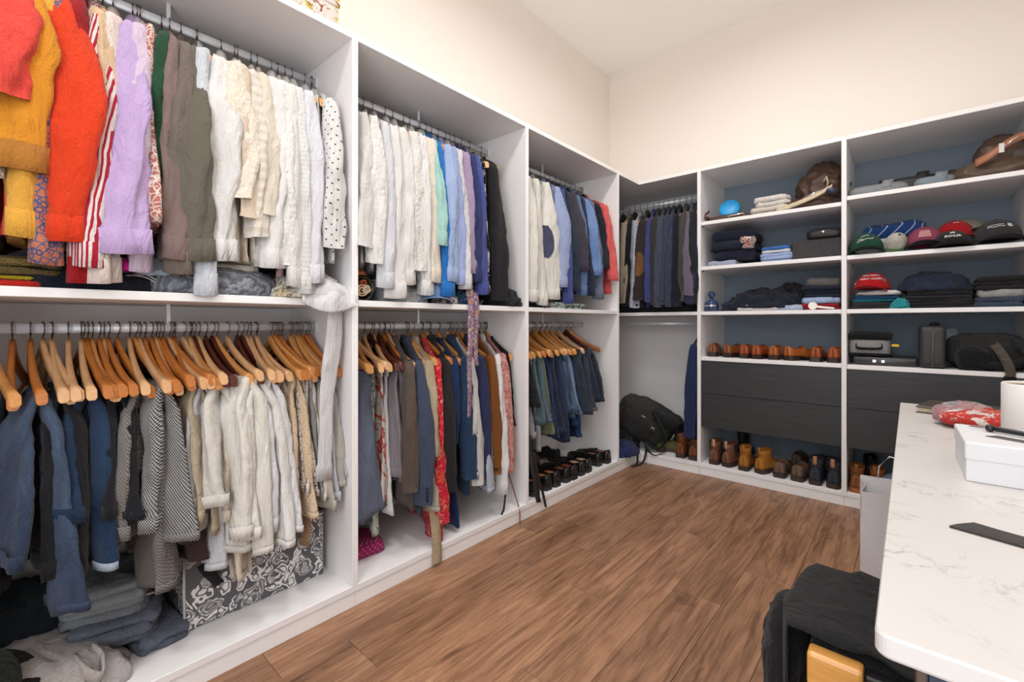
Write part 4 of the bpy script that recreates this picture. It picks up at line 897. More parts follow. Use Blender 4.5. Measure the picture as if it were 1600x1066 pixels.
# ------------------------------------------------------------------ caps (front towards -Y)
def text_mesh(body, size):
    cu = bpy.data.curves.new('lettering', 'FONT'); cu.body = body; cu.size = size; cu.align_x = 'CENTER'; cu.align_y = 'CENTER'; cu.extrude = 0.0006; cu.resolution_u = 2
    ob = bpy.data.objects.new('lettering', cu); C.objects.link(ob); dg = bpy.context.evaluated_depsgraph_get(); dg.update()
    me = bpy.data.meshes.new_from_object(ob.evaluated_get(dg)); bpy.data.objects.remove(ob); return me
WTX = plain('stitch_white', srgb(236, 236, 234), .7)
def squig(w, h, n, slope=0.0): return [(-w/2+w*i/n, slope*(-w/2+w*i/n)+h*(0.5 if i % 2 else -0.5)*(0.6+0.4*math.sin(i*2.3))) for i in range(n+1)]
def cap(label, loc, rz, crown, brim, text=None, tcol=None, group=None, a=.088, b_=.098, h=.112, tilt=0.0, texts=(), patch=None, brim_len=.075, name='baseball_cap', strokes=(), patch_at=(0.0, .56, .32, .21)):
    o = thing(name, label, 'cap', loc, rz, group); o.rotation_euler = (tilt, 0, rz)
    def P(th, ph, off=0.0):
        f = 1+0.05*max(0, math.cos(th))*math.sin(2*ph); return (math.cos(ph)*math.sin(th)*(a*f+off), -math.cos(ph)*math.cos(th)*(b_*f+off), 0.018+math.sin(ph)*(h+off))
    rings = []; n = 36
    for i in range(13):
        ph = (PI/2)*i/12*0.985
        rings.append([P(2*PI*k/n, ph, -0.0012*(1 if k % 6 == 0 else 0)) for k in range(n)])
    link('crown', loftm('crown', rings, False, True), crown, o, smooth=True)
    link('button', sem('button', .007, .007, .005, 1, 1, 6, 10, (0, 0, h+.018)), brim, o, smooth=True)
    P_ = []
    for i in range(9):
        s = i/8; row = []
        for j in range(15):
            q = -1+2*j/14; th = q*1.15; base = np.array(P(th, 0.0)); ext = brim_len*s*(1-0.55*q*q)
            row.append(base+np.array([math.sin(th)*ext*0.25, -ext, -0.030*q*q*(.3+.7*s)+.012*(1-q*q)*s-.001]))
        P_.append(row)
    bo = link('brim', gridm('brim', P_), brim, o, smooth=True); bo.modifiers.new('thick', 'SOLIDIFY').thickness = .003
    for body, size, ph0, th0, col in texts:
        me = text_mesh(body, size)
        for v in me.vertices: x, y, z = v.co; v.co = P(x/a+th0, ph0+y/h, .0016+z)
        link('lettering', me, col, o)
    for pts, ph0, th0, r in strokes:
        me = tubem('stitching', [P(x/a+th0, ph0+y/h, .0012) for x, y in pts], r, 6); link('stitching', me, WTX, o, smooth=True)
    if patch:
        t0, p0, tw_, pw_ = patch_at
        me = gridm('flag_patch', [[P(t0-tw_+2*tw_*j/8, p0-pw_+2*pw_*i/6, .0018) for j in range(9)] for i in range(7)]); link('flag_patch', me, patch, o)
    return o

# ------------------------------------------------------------------ shoes in place
BS = leather((24, 23, 25), .22); BSO = leather((26, 24, 24), .5)
sg = 'black dress shoes under the jeans'
for k, (y, x, lab, r) in enumerate(((-1.15, -.03, 'black oxford shoe nearest the hanging black straps, tan lining', 84), (-1.065, -.025, 'black oxford shoe second from the hanging black straps', 86), (-.955, -.02, 'narrow glossy black shoe, third along the front row', 90), (-.885, -.015, 'narrow glossy black shoe, fourth along the front row', 90),
        (-.785, -.02, 'black slip-on shoe with beige insole, left of its pair', 90), (-.70, -.02, 'black slip-on shoe with beige insole, right of its pair', 92), (-.535, -.035, 'black shoe with red brown lining, left of the pair by the corner partition', 90), (-.435, -.02, 'black shoe with red brown lining nearest the corner partition', 92))):
    shoe(lab, 'shoe', (x, y, H0), RZ(r), BS, BSO, 'oxford', .285, sg, lining=leather((178, 112, 60) if k < 2 else (206, 160, 116) if k in (4, 5) else (126, 58, 32), .55), lace=None)
sg = 'suede shoes behind the black ones'
for y, x, c, lab, z in ((-1.22, -.33, (120, 76, 34), 'tan suede shoe behind the black oxfords, leftmost of the back row', 0), (-1.10, -.34, (126, 80, 36), 'tan suede shoe behind the black oxfords, second of the back row', 0), (-.98, -.33, (84, 76, 72), 'grey suede shoe in the back row beside the tan ones', 0), (-.87, -.34, (92, 84, 84), 'grey suede shoe in the back row, rightmost', 0),
        (-.66, -.31, (36, 34, 36), 'black shoe in the back row behind the slip-ons', 0)):
    shoe(lab, 'shoe', (x, y, H0), RZ(84), leather(c, .85), leather((60, 48, 40), .7), 'suede', .28, sg, lace=leather(c, .85), lining=leather(c, .8), sc=1.0)
shoe('black shoe half hidden by the straps at the partition', 'shoe', (-.03, -1.27, H0), RZ(88), BS, BSO, 'oxford', .285, 'black dress shoes under the jeans', lace=BS)
# brown dress shoes on the shelf above the drawers
br = [(.530, .085, (120, 66, 34), 'dark brown brogue, leftmost on the shelf above the drawers', 6), (.625, .08, (128, 70, 34), 'dark brown brogue, second from left above the drawers', -22), (.748, .055, (142, 66, 28), 'reddish brown oxford with black heel, left of its pair', 0), (.822, .05, (146, 68, 28), 'reddish brown oxford with black heel, right of its pair', -10),
      (.925, .06, (150, 82, 38), 'light brown derby with suede side, left of its pair', -4), (1.005, .06, (158, 86, 38), 'light brown derby turned sideways, right of its pair', -34), (1.165, .045, (140, 68, 30), 'brown cap-toe shoe with lace loop, left of the last pair', 0), (1.255, .045, (152, 74, 32), 'brown cap-toe shoe next to the shelf partition', -6)]
for x, y, c, lab, r in br:
    shoe(lab, 'shoe', (x, y, .854), RZ(r), leather(c, .25), leather((44, 30, 24), .35), 'oxford', .285, 'brown dress shoes above the drawers', lace=leather((70, 44, 28), .5))
# boots on the base board
bt = [(.553, .03, (110, 70, 50), 'chelsea', 'brown chelsea boot with pale pull tab, leftmost under the drawers', 0, (196, 150, 120)), (.632, .03, (112, 72, 54), 'chelsea', 'brown chelsea boot with pale pull tab, second under the drawers', -18, (196, 150, 120)),
      (.752, .02, (158, 102, 32), 'lace', 'mustard tan suede boot facing straight back', 0, None), (.842, .03, (160, 104, 34), 'lace', 'mustard tan suede boot turned to the right', -24, None),
      (1.165, .02, (44, 48, 58), 'chelsea', 'navy suede chelsea boot with tan tab, left of its pair', 0, (178, 124, 86)), (1.255, .02, (42, 46, 56), 'chelsea', 'navy suede chelsea boot nearest the shelf partition', -6, (178, 124, 86))]
for x, y, c, kd, lab, r, tb in bt:
    shoe(lab, 'boot', (x, y, H0), RZ(r), leather(c, .8 if kd == 'lace' or c[2] > 55 and c[0] < 50 else .45), leather((56, 40, 32), .6), kd, .29, 'boots under the drawers', lace=leather((96, 66, 34), .7) if kd == 'lace' else None, tab=leather(tb, .6) if tb else None, shaft=.155 if kd == 'lace' else .16)
for x, y, c, lab, r in ((.968, .02, (104, 82, 68), 'taupe leather shoe, left of the pair beside the navy boots', 0), (1.065, .02, (100, 78, 64), 'taupe leather shoe, right of the pair beside the navy boots', -8), (1.02, .30, (92, 72, 58), 'brown suede shoe behind the taupe pair, left', 0), (1.13, .30, (88, 70, 58), 'brown suede shoe behind the taupe pair, right', -8), (1.21, .30, (92, 88, 90), 'grey suede shoe behind the navy boots', -4)):
    shoe(lab, 'shoe', (x, y, H0), RZ(r), leather(c, .6), leather((54, 42, 36), .6), 'suede', .285, 'shoes under the drawers', sc=1.08, lace=leather(c, .7))
shoe('dark brown tall boot in the shade behind the chelsea boots', 'boot', (.66, .32, H0), 0, leather((40, 28, 24), .5), BSO, 'lace', .29, 'boots under the drawers', shaft=.22)
for x, y, c, lab, r, kd in ((1.372, .03, (128, 76, 40), 'brown boot with orange sole behind the paper bag', 0, 'lace'), (1.455, .05, (140, 86, 46), 'light brown boot beside the orange soled one', -10, 'lace'), (1.42, .32, (46, 36, 34), 'dark boot at the back behind the orange soled one', 0, 'lace')):
    shoe(lab, 'boot', (x, y, H0), RZ(r), leather(c, .45), leather((150, 84, 40), .5), kd, .29, 'boots under the right drawers', shaft=.15)
heap('blue grey crumpled cloth beside the boots behind the paper bag', 'cloth', 1.56, .09, H0+.06, .08, .08, .07, cloth((120, 128, 150)), .012, 14)
# the corner floor
for x, y, lab, r in ((.312, .03, 'brown lace-up boot left of the pair in the corner', 4), (.405, .03, 'brown lace-up boot next to the shelf partition in the corner', 0)):
    shoe(lab, 'boot', (x, y, H0), RZ(r), leather((112, 66, 38), .35), leather((58, 44, 36), .6), 'lace', .29, 'brown boots in the corner', lace=leather((50, 34, 26), .5), shaft=.15, sc=1.05)
shoe('olive suede shoe under the black backpack', 'shoe', (.10, .10, H0), RZ(-60), leather((82, 78, 40), .8), leather((70, 56, 44), .7), 'suede', .28, None, lace=leather((70, 64, 36), .8))
shoe('dark boot with tan tab behind the brown boots', 'boot', (.20, .22, H0), RZ(-10), leather((36, 34, 36), .6), BSO, 'chelsea', .29, None, tab=leather((150, 104, 76), .6), shaft=.2)

# ------------------------------------------------------------------ bags on the corner floor
BLK = cloth((38, 38, 38), 'weave', (50, 50, 50)); BLK2 = cloth((26, 27, 30))
bp = thing('backpack', 'black and dark olive backpack slumped in the corner', 'backpack', (-.13, .17, H0), 0); bp.rotation_euler = (0, 0.42, 0.1)
link('bag_body', bumpy(sem('bag_body', .23, .15, .15, .55, .5, 22, 44, (0, 0, .24)), .012, 9, 3), cloth((46, 47, 40), 'weave', (58, 58, 52)), bp, smooth=True)
link('front_pocket', bumpy(sem('front_pocket', .15, .06, .09, .5, .5, 14, 28, (-.03, -.135, .22)), .008, 12, 4), BLK, bp, smooth=True)
link('top_flap', bumpy(sem('top_flap', .12, .13, .05, .6, .6, 14, 28, (.15, -.02, .34)), .008, 12, 5), BLK2, bp, smooth=True)
ribbon('shoulder_strap', [(.05, -.12, .38), (.15, -.17, .33), (.24, -.14, .22), (.2, -.15, .12), (.08, -.17, .16)], (0, 1, 0), .05, .04, BLK2, bp, .008)
ribbon('webbing_strap', [(.12, -.16, .1), (.22, -.2, .09), (.27, -.17, .16), (.2, -.15, .2)], (0, 1, 0), .025, .025, BLK2, bp, .003)
for p in ((.02, -.15, .3), (.12, -.16, .26)): box('buckle', p[0]-.018, p[0]+.018, p[1]-.022, p[1]-.012, p[2]-.012, p[2]+.012, 'steel', bp)
heap('black undershirt in a lump beneath the backpack', 'clothing', -.20, .02, H0, .16, .13, .16, BLK2, .02, 10)
heap('crumpled navy blue cloth at the corner edge by the partition', 'cloth', -.07, -.14, H0, .10, .13, .085, cloth((40, 48, 92)), .018, 14)
sh = thing('sling_strap', 'black webbing strap hanging over the corner base edge', 'strap', (0, 0, 0))
ribbon('strap', [(-.02, -.03, H0+.05), (.01, -.06, H0+.03), (.035, -.10, .05), (.04, -.13, .012), (.02, -.17, .003)], (1, -.6, 0), .022, .022, BLK2, sh, .003)
ribbon('strap', [(.05, .0, H0+.07), (.075, -.03, H0+.04), (.07, -.06, .04), (.05, -.09, .006), (.03, -.12, .003)], (1, -.5, 0), .02, .02, BLK2, sh, .003)
# dark garments under the corner jackets, on the shelf
folded('flat black garment bag on the corner shelf under the jackets', 'garment bag', -.5, .43, .02, .42, 1.183, .05, BLK2, 2, name='garment_bag')
folded('white and black printed shirt on the corner shelf by the partition', 'shirt', -.33, -.08, .06, .3, 1.235, .03, cloth((210, 212, 220), 'floral', (40, 42, 50), (30, 30, 40), 20), 1)
heap('small bright blue cloth on the corner shelf beside the partition', 'cloth', .40, .10, 1.235, .04, .05, .04, cloth((50, 110, 190)), .008, 20)
# ------------------------------------------------------------------ first shelf column
o = thing('leather_belt_bag', 'dark brown leather belt bag with curled strap under the blue disc', 'bag', (.62, .13, 1.833))
link('bag_body', bumpy(sem('bag_body', .13, .07, .018, .5, .4, 10, 32, (.03, 0, .02)), .004, 14, 8), leather((74, 44, 30), .5), o, smooth=True)
ribbon('strap', [(.12, -.07, .03), (-.02, -.085, .02), (-.11, -.08, .02), (-.14, -.05, .06), (-.12, -.02, .09), (-.13, 0, .1)], (0, .3, 1), .03, .02, leather((70, 42, 28), .5), o, .004)
tube('curled_end', [(-.115, -.09, .012+.0), (-.13, -.09, .03), (-.112, -.09, .042), (-.098, -.09, .03), (-.11, -.09, .02)], .005, leather((70, 42, 28), .5), o)
tube('chain', [(.02, -.085, .02), (.05, -.09, .024), (.09, -.09, .026), (.13, -.085, .03)], .006, 'chrome', o)
o = thing('flying_disc', 'bright sky blue plastic disc leaning on the top shelf', 'disc', (.625, .17, 1.875)); o.rotation_euler = (1.25, 0, .15)
n = 36; rings = [[(r*math.cos(2*PI*k/n), r*math.sin(2*PI*k/n), z) for k in range(n)] for r, z in ((.066, -.012), (.07, -.006), (.069, .004), (.06, .011), (.03, .014), (.005, .0145))]
o2 = link('disc', loftm('disc', rings, False, True), plain('disc_blue', srgb(30, 160, 226), .35), o, smooth=True); o2.modifiers.new('thick', 'SOLIDIFY').thickness = .002
o.location.z = 1.833+.105
folded('flat white paper sleeve behind the belt bag', 'sleeve', .68, .80, .2, .34, 1.833, .05, cloth((226, 222, 220)), 1, name='paper_sleeve')
folded('off white folded shirt, lower of the pair on the top shelf', 'shirt', .79, 1.03, .06, .36, 1.833, .05, cloth((232, 222, 208)), 2)
folded('white folded shirt, upper of the pair on the top shelf', 'shirt', .80, 1.02, .07, .34, 1.885, .07, cloth((234, 228, 222)), 2, rz=.05)
o = thing('leather_bag', 'large slouching dark brown leather bag with cream rope handle', 'bag', (1.15, .24, 1.833))
link('bag_body', bumpy(bumpy(sem('bag_body', .13, .14, .17, 1.25, .8, 40, 72, (.03, .02, .15)), .022, 9, 12, 0.0), .010, 22, 14, 0.0), leather((72, 50, 38), .5), o, smooth=True)
link('bag_base', bumpy(bumpy(sem('bag_base', .19, .12, .055, 1.2, .7, 26, 64, (-.06, -.06, .03)), .012, 12, 13, 0.0), .007, 26, 15, 0.0), leather((70, 48, 38), .5), o, smooth=True)
ribbon('strap', [(-.2, -.19, .012), (-.1, -.21, .03), (0, -.21, .06), (.06, -.2, .09), (.1, -.17, .12)], (0, .6, 1), .035, .03, cloth((232, 214, 184)), o, .008)
tube('rope_handle', [(.06, -.16, .09), (.08, -.18, .14), (.07, -.15, .19), (.05, -.14, .16)], .006, cloth((214, 196, 166)), o)
tube('metal_rod', [(-.05, -.2, .065), (.05, -.2, .1)], .006, 'chrome', o)
link('knob', sem('knob', .03, .022, .02, .8, .8, 8, 16, (.10, -.2, .085)), plain('navy_knob', srgb(34, 40, 62), .4), o, smooth=True)
# second shelf
for k, (z, h, lab) in enumerate(((1.548, .07, 'lowest'), (1.622, .06, 'middle'), (1.686, .065, 'top'))):
    folded(f'navy blue folded sweater, {lab} of three beside the light blue shirts', 'sweater', .53, .80, .06, .40, z, h, cloth((32, 36, 56)), 1, amp=.012, rz=(.06, -.04, .03)[k], group='navy sweaters on the shelf')
folded('pale blue checked folded shirt under the navy sweaters', 'shirt', .515, .70, .05, .36, 1.508, .036, cloth((150, 160, 190), 'check', (190, 198, 216), None, 60), 1)
folded('small white and red printed cloth on the navy sweaters', 'cloth', .735, .80, .05, .12, 1.62, .075, cloth((226, 214, 204), 'floral', (190, 90, 70), (50, 50, 60), 30), 2, rz=-.3)
folded('pale blue folded shirt, lower, next to the grey box', 'shirt', .835, 1.03, .07, .36, 1.508, .06, cloth((170, 190, 232)), 3)
folded('bright blue folded shirt with white edge on the pale blue one', 'shirt', .84, 1.02, .07, .35, 1.57, .045, cloth((70, 120, 200)), 2, trim=cloth((232, 234, 240)))
o = thing('storage_box', 'dark grey fabric storage box at the right of the second shelf', 'box', (1.165, .23, 1.508))
box('box_body', -.13, .128, -.15, .2, 0, .125, cloth((62, 60, 62), 'weave', (78, 76, 78)), o, .006, 2)
ribbon('carry_strap', [(-.13, -.12, .07), (-.155, -.1, .1), (-.13, .02, .14), (-.04, .1, .132)], (0, 1, .2), .03, .03, BLK2, o, .004)
box('label_card', -.10, -.02, -.12, -.06, .1255, .128, cloth((224, 222, 218)), o, .0005)
o = thing('zip_pouch', 'black zip pouch with a metal stud on the grey box', 'pouch', (1.205, .2, 1.634))
link('pouch_body', bumpy(sem('pouch_body', .095, .11, .035, .5, .35, 12, 36, (0, 0, .035)), .005, 14, 22, 0.0), leather((34, 32, 34), .5), o, smooth=True)
link('stud', sem('stud', .010, .005, .010, 1, 1, 8, 12, (-.005, -.113, .045)), 'chrome', o, smooth=True)
tube('zip', [(-.085, -.108, .05), (0, -.112, .052), (.085, -.108, .05)], .0025, 'steel', o, 6)
# third shelf
o = thing('glass_bottle', 'squat blue glass bottle with round stopper by the partition', 'bottle', (.523, .09, 1.183))
gm, t_, b_ = new_mat('blue_glass', srgb(84, 108, 160), .08); b_.inputs['Transmission Weight'].default_value = .75; b_.inputs['IOR'].default_value = 1.45; MATS['blue_glass'] = gm
def lathe(name, prof, n=28): return loftm(name, [[(r*math.cos(2*PI*k/n), r*math.sin(2*PI*k/n), z) for k in range(n)] for r, z in prof])
link('bottle_body', lathe('bottle_body', ((.045, 0), (.049, .004), (.049, .05), (.044, .066), (.028, .082), (.014, .092), (.014, .1))), 'blue_glass', o, smooth=True)
link('stopper', lathe('stopper', ((.010, .1), (.014, .104), (.024, .116), (.026, .128), (.021, .142), (.008, .15))), 'blue_glass', o, smooth=True)
link('metal_band', lathe('metal_band', ((.0495, .038), (.0505, .040), (.0505, .046), (.0495, .048))), 'chrome', o, smooth=True)
heap('dark navy crumpled shirts heaped on the third shelf', 'clothing', .86, .22, 1.20, .24, .17, .125, cloth((30, 36, 50)), .028, 8)
heap('black crumpled top on the heap beside the grey sweater', 'clothing', 1.0, .27, 1.25, .11, .13, .115, cloth((28, 27, 31)), .02, 11)
folded('dark slate folded shirt at the left of the heap', 'shirt', .585, .76, .08, .34, 1.183, .045, cloth((44, 46, 60)), 2)
heap('navy sleeve lying over the slate shirt', 'clothing', .68, .2, 1.222, .10, .12, .04, cloth((32, 44, 76)), .012, 12)
folded('white finely striped folded shirt at the shelf front', 'shirt', .70, .96, .04, .24, 1.183, .042, cloth((228, 224, 222), 'stripe', (188, 184, 190), None, 70), 2)
folded('pale blue folded shirt at the front of the third shelf', 'shirt', .95, 1.10, .045, .22, 1.183, .03, cloth((186, 200, 226)), 1)
folded('red folded shirt at the right end of the third shelf', 'shirt', 1.09, 1.29, .05, .32, 1.183, .04, cloth((168, 34, 44)), 2)
folded('light blue folded shirt on the red one', 'shirt', 1.10, 1.295, .05, .34, 1.223, .036, cloth((170, 192, 228)), 1)
folded('navy folded jumper on the light blue shirt', 'jumper', 1.09, 1.295, .06, .36, 1.26, .075, cloth((32, 38, 58)), 3)
folded('grey folded sweater topmost at the right of the third shelf', 'sweater', 1.10, 1.298, .10, .38, 1.336, .05, cloth((118, 114, 114)), 1, rz=.06)
o = thing('name_tag', 'white round tag with a clear strap at the shelf front', 'tag', (1.155, .02, 1.183)); o.rotation_euler = (0, 0, 0)
link('tag_disc', loftm('tag_disc', [[(.024*math.cos(2*PI*k/24), y, .026+.024*math.sin(2*PI*k/24)) for k in range(24)] for y in (.006, 0)]), plain('tag_white', srgb(236, 234, 230), .4), o)
ribbon('strap', [(.022, .004, .02), (.06, .006, .014), (.11, .01, .008)], (0, 0.2, 1), .014, .01, plain('tag_white', srgb(236, 234, 230), .4), o, .002)
# ------------------------------------------------------------------ second shelf column
def slipper(label, cx, cy, L, W, h, rz, mat):
    o = thing('slipper', label, 'slipper', (cx, cy, 1.862), rz, 'rubber slippers on the top right shelf')
    link('sole', bumpy(sem('sole', L/2, W/2, h/2, .4, .8, 12, 40, (0, 0, h/2)), .002, 12, cx*9), mat, o, smooth=True)
    link('foot_bed', sem('foot_bed', L/2*.93, W/2*.88, .006, .5, .8, 8, 36, (0, 0, h)), mat, o, smooth=True)
    ribbon('band', [(L*.12, -W*.5, h*.6), (L*.16, -W*.3, h+.02), (L*.17, 0, h+.03), (L*.16, W*.3, h+.02), (L*.12, W*.5, h*.6)], (1, 0, 0), .05, .05, mat, o, .004)
    return o
slipper('long light grey rubber slipper at the left shelf front', 1.47, .10, .28, .11, .05, .10, leather((120, 122, 126), .6))
slipper('dark brown rubber slipper behind the long light grey one', 1.46, .26, .2, .12, .09, .1, leather((58, 54, 52), .5))
slipper('black rubber slipper stacked high in the middle of the top shelf', 1.63, .20, .24, .1, .09, .12, leather((38, 38, 40), .5))
slipper('blue grey rubber slipper in front of the black one', 1.715, .09, .17, .11, .045, .06, leather((112, 122, 130), .6))
slipper('black rubber slipper right of the blue grey one', 1.77, .2, .16, .1, .07, .1, leather((34, 34, 36), .5))
o = thing('leather_satchel', 'dark brown leather satchel with tan strap and buckle at the top right', 'bag', (1.97, .20, 1.862))
link('bag_body', bumpy(bumpy(sem('bag_body', .1, .15, .13, 1.0, .6, 36, 64, (.01, .02, .10)), .014, 10, 31, 0.0), .008, 24, 33, 0.0), leather((72, 54, 44), .5), o, smooth=True)
link('flap', bumpy(bumpy(sem('flap', .15, .1, .075, 1.2, .6, 26, 64, (-.03, -.07, .03)), .012, 12, 32, 0.0), .007, 26, 34, 0.0), leather((80, 62, 50), .5), o, smooth=True)
ribbon('shoulder_strap', [(-.10, -.17, .075), (-.05, -.19, .1), (0, -.19, .14), (.05, -.18, .17), (.09, -.17, .18)], (0, .3, 1), .045, .04, leather((150, 96, 66), .45), o, .006)
box('buckle', -.02, .0, -.205, -.195, .10, .15, 'chrome', o, .002)
tube('clip', [(-.0, -.2, .13), (.03, -.2, .16), (.06, -.19, .175)], .004, 'chrome', o, 6)
ribbon('tan_tab', [(-.14, -.13, .012), (-.20, -.14, .008), (-.25, -.13, .004)], (0, 1, 0), .04, .03, leather((140, 86, 56), .5), o, .003)
# caps
Z2 = 1.505
WTX = plain('stitch_white', srgb(236, 236, 234), .7)
cg = 'caps on the right shelf'
folded('royal blue tie striped cloth folded on the caps', 'cloth', 1.38, 1.68, .15, .36, Z2+.10, .085, cloth((30, 64, 122), 'pin', (190, 206, 230), None, 16), 1, rz=-.05, amp=.016)
folded('white folded cloth under the royal blue striped one', 'cloth', 1.36, 1.60, .16, .36, Z2, .1, cloth((222, 222, 226)), 3)
cap('dark green cap with white script lettering at the left of the shelf', (1.41, .13, Z2+.012), .1, cloth((24, 70, 52)), cloth((26, 62, 46)), group=cg, strokes=((squig(.09, .012, 16, .12), .62, 0, .0016), ([(-.035, -.004), (-.015, .008), (.005, .014), (.02, .010)], .80, 0, .0014), ([(-.05, -.022), (-.03, -.012), (-.01, -.006)], .62, 0, .0016)))
o = cap('small white and green cap with blue lining tipped on its side', (1.545, .11, Z2+.05), .3, cloth((200, 196, 186)), cloth((60, 110, 60)), group=cg, a=.05, b_=.05, h=.075, tilt=1.0, brim_len=.02)
cap('dusty pink cap with a flag patch', (1.675, .16, Z2+.02), 0, cloth((150, 66, 96)), cloth((34, 30, 34)), group=cg, patch=cloth((226, 186, 172), 'hstripe', (176, 90, 100), None, 90))
cap('bright red cap behind the black lettered one', (1.80, .22, Z2+.045), .1, cloth((190, 22, 32)), cloth((180, 22, 32)), group=cg, strokes=((squig(.04, .006, 7, .1), .95, 0, .0013),))
cap('black cap with white block lettering in front of the red one', (1.785, .11, Z2+.0), 0, cloth((34, 32, 36)), cloth((30, 28, 32)), group=cg, h=.085, texts=(('BOHLER', .02, .55, 0, WTX),), strokes=(([(-.012, -.003), (-.014, .008), (-.006, .002), (0, .011), (.006, .002), (.014, .008), (.012, -.003), (-.012, -.003)], .86, 0, .0018),))
cap('beige grey cap lying on the red and black caps', (1.845, .30, Z2+.09), .5, cloth((160, 146, 130)), cloth((150, 136, 120)), group=cg, h=.08)
o = cap('charcoal cap with a round white emblem at the right', (1.955, .13, Z2+.012), .12, cloth((52, 50, 52)), cloth((40, 38, 40)), group=cg, a=.095, strokes=((squig(.075, .007, 14, .1), .60, -.22, .0014), ([(-.04, .0), (-.02, .006), (.01, .010), (.035, .011)], .64, -.22, .0012)))
def ring_on(o, th0, ph0, r0, r1, a, b_, h, mat, seg=20, pie=None):
    def P(th, ph, off): f = 1+0.05*max(0, math.cos(th))*math.sin(2*ph); return (math.cos(ph)*math.sin(th)*(a*f+off), -math.cos(ph)*math.cos(th)*(b_*f+off), 0.018+math.sin(ph)*(h+off))
    P_ = [[P(th0+r*math.cos(t)/a, ph0+r*math.sin(t)/h, .002) for t in (np.linspace(0, 2*PI, seg) if pie is None else np.linspace(pie, pie+PI/2, 6))] for r in (r0, r1)]
    link('emblem', gridm('emblem', P_), mat, o)
ring_on(o, .42, .66, .0085, .012, .095, .098, .112, WTX); ring_on(o, .42, .66, .0001, .0075, .095, .098, .112, WTX, pie=0); ring_on(o, .42, .66, .0001, .0075, .095, .098, .112, WTX, pie=PI)
# third shelf, right column
Z3 = 1.183
folded('charcoal folded trousers at the bottom of the stack under the red cap', 'trousers', 1.345, 1.56, .05, .36, Z3, .04, cloth((56, 54, 54)), 2)
folded('teal folded shirt under the blue one', 'shirt', 1.35, 1.565, .05, .36, Z3+.04, .02, cloth((30, 110, 130)), 1)
folded('blue folded shirt between teal and white', 'shirt', 1.35, 1.57, .05, .35, Z3+.06, .022, cloth((40, 84, 130)), 1)
folded('white folded shirt under the red lettered cap', 'shirt', 1.36, 1.575, .06, .34, Z3+.082, .024, cloth((232, 224, 222)), 1)
heap('small turquoise cloth at the shelf front beside the black stack', 'cloth', 1.57, .05, Z3, .035, .04, .05, cloth((40, 150, 160)), .012, 26)
cap('bright red cap with two lines of white lettering on the folded stack', (1.44, .14, Z3+.106), -.12, cloth((196, 26, 34)), cloth((186, 22, 30)), h=.10, brim_len=.06, texts=(('MAKE AMERICA', .017, .86, .1, WTX), ('GREAT AGAIN', .019, .58, .1, WTX)), patch=cloth((214, 150, 150), 'hstripe', (150, 60, 70), None, 120), patch_at=(.95, .5, .13, .12), strokes=((squig(.02, .008, 4), .3, -1.0, .002),))
for k, (z, h, c, lab) in enumerate(((0, .035, (34, 34, 40), 'lowest black folded shirt of the middle stack'), (.035, .035, (42, 40, 46), 'charcoal folded shirt second in the middle stack'), (.07, .04, (32, 32, 38), 'black folded shirt third in the middle stack'))):
    folded(lab, 'shirt', 1.585, 1.87, .05, .38, Z3+z, h, cloth(c), 2, rz=(.02, -.03, .03)[k], group='dark shirts in the middle stack')
heap('dark navy shirt tossed on top of the black stack', 'shirt', 1.715, .22, Z3+.10, .15, .16, .10, cloth((38, 48, 70)), .02, 9)
folded('slate blue folded shirt at the bottom of the right stack', 'shirt', 1.875, 2.055, .05, .36, Z3, .05, cloth((60, 72, 92)), 2)
folded('light grey folded shirt curving over the slate blue one', 'shirt', 1.88, 2.055, .05, .36, Z3+.05, .04, cloth((164, 164, 162)), 1, rz=-.03)
folded('black folded jumper topmost of the right stack', 'jumper', 1.875, 2.055, .07, .38, Z3+.09, .07, cloth((40, 38, 40)), 3)
# fourth shelf, right column: cases and bags
Z4 = .85
o = thing('flat_case', 'flat dark hard case under the grey bag', 'case', (1.495, .20, Z4))
box('case_body', -.14, .15, -.14, .16, 0, .05, plain('case_black', srgb(46, 44, 46), .35), o, .010, 3, True)
for xx in (-.04, .0): box('latch', xx-.008, xx+.008, -.146, -.139, .018, .034, 'chrome', o)
tube('seam', [(-.135, -.141, .026), (.145, -.141, .026)], .002, 'steel', o, 6)
o = thing('camera_bag', 'light grey bag with black trim and front handle', 'bag', (1.43, .20, Z4+.052))
link('bag_body', sem('bag_body', .1, .14, .055, .35, .3, 14, 44, (0, 0, .056)), cloth((140, 140, 140), 'weave', (164, 164, 164)), o, smooth=True)
link('black_lid', bumpy(sem('black_lid', .102, .142, .022, .5, .3, 10, 44, (0, 0, .118)), .005, 14, 41), BLK2, o, smooth=True)
link('black_base', sem('black_base', .103, .143, .012, .5, .3, 8, 44, (0, 0, .012)), BLK2, o, smooth=True)
ribbon('front_handle', [(-.06, -.14, .07), (-.055, -.155, .05), (0, -.16, .046), (.055, -.155, .05), (.06, -.14, .07)], (0, 0, 1), .016, .016, BLK2, o, .005)
box('yellow_tag', .102, .136, -.12, -.10, .06, .075, plain('tag_yellow', srgb(226, 176, 30), .5), o)
tube('piping', [(-.098, -.1, .1), (-.09, -.135, .1), (.09, -.135, .1), (.098, -.1, .1)], .003, BLK2, o, 6)
o = thing('hard_case', 'upright black moulded hard case with zip', 'case', (1.705, .14, Z4))
link('shell', sem('shell', .056, .12, .118, .22, .3, 20, 44, (0, 0, .118)), leather((50, 48, 50), .55), o, smooth=True)
tube('zip', [(0, -.12, .01), (0, -.1225, .06), (0, -.1225, .18), (0, -.115, .228), (0, 0, .2375)], .003, 'steel', o, 6)
ribbon('carry_handle', [(0, -.05, .235), (.01, -.03, .25), (.02, .03, .25), (.01, .06, .235)], (1, 0, 0), .03, .03, BLK2, o, .006)
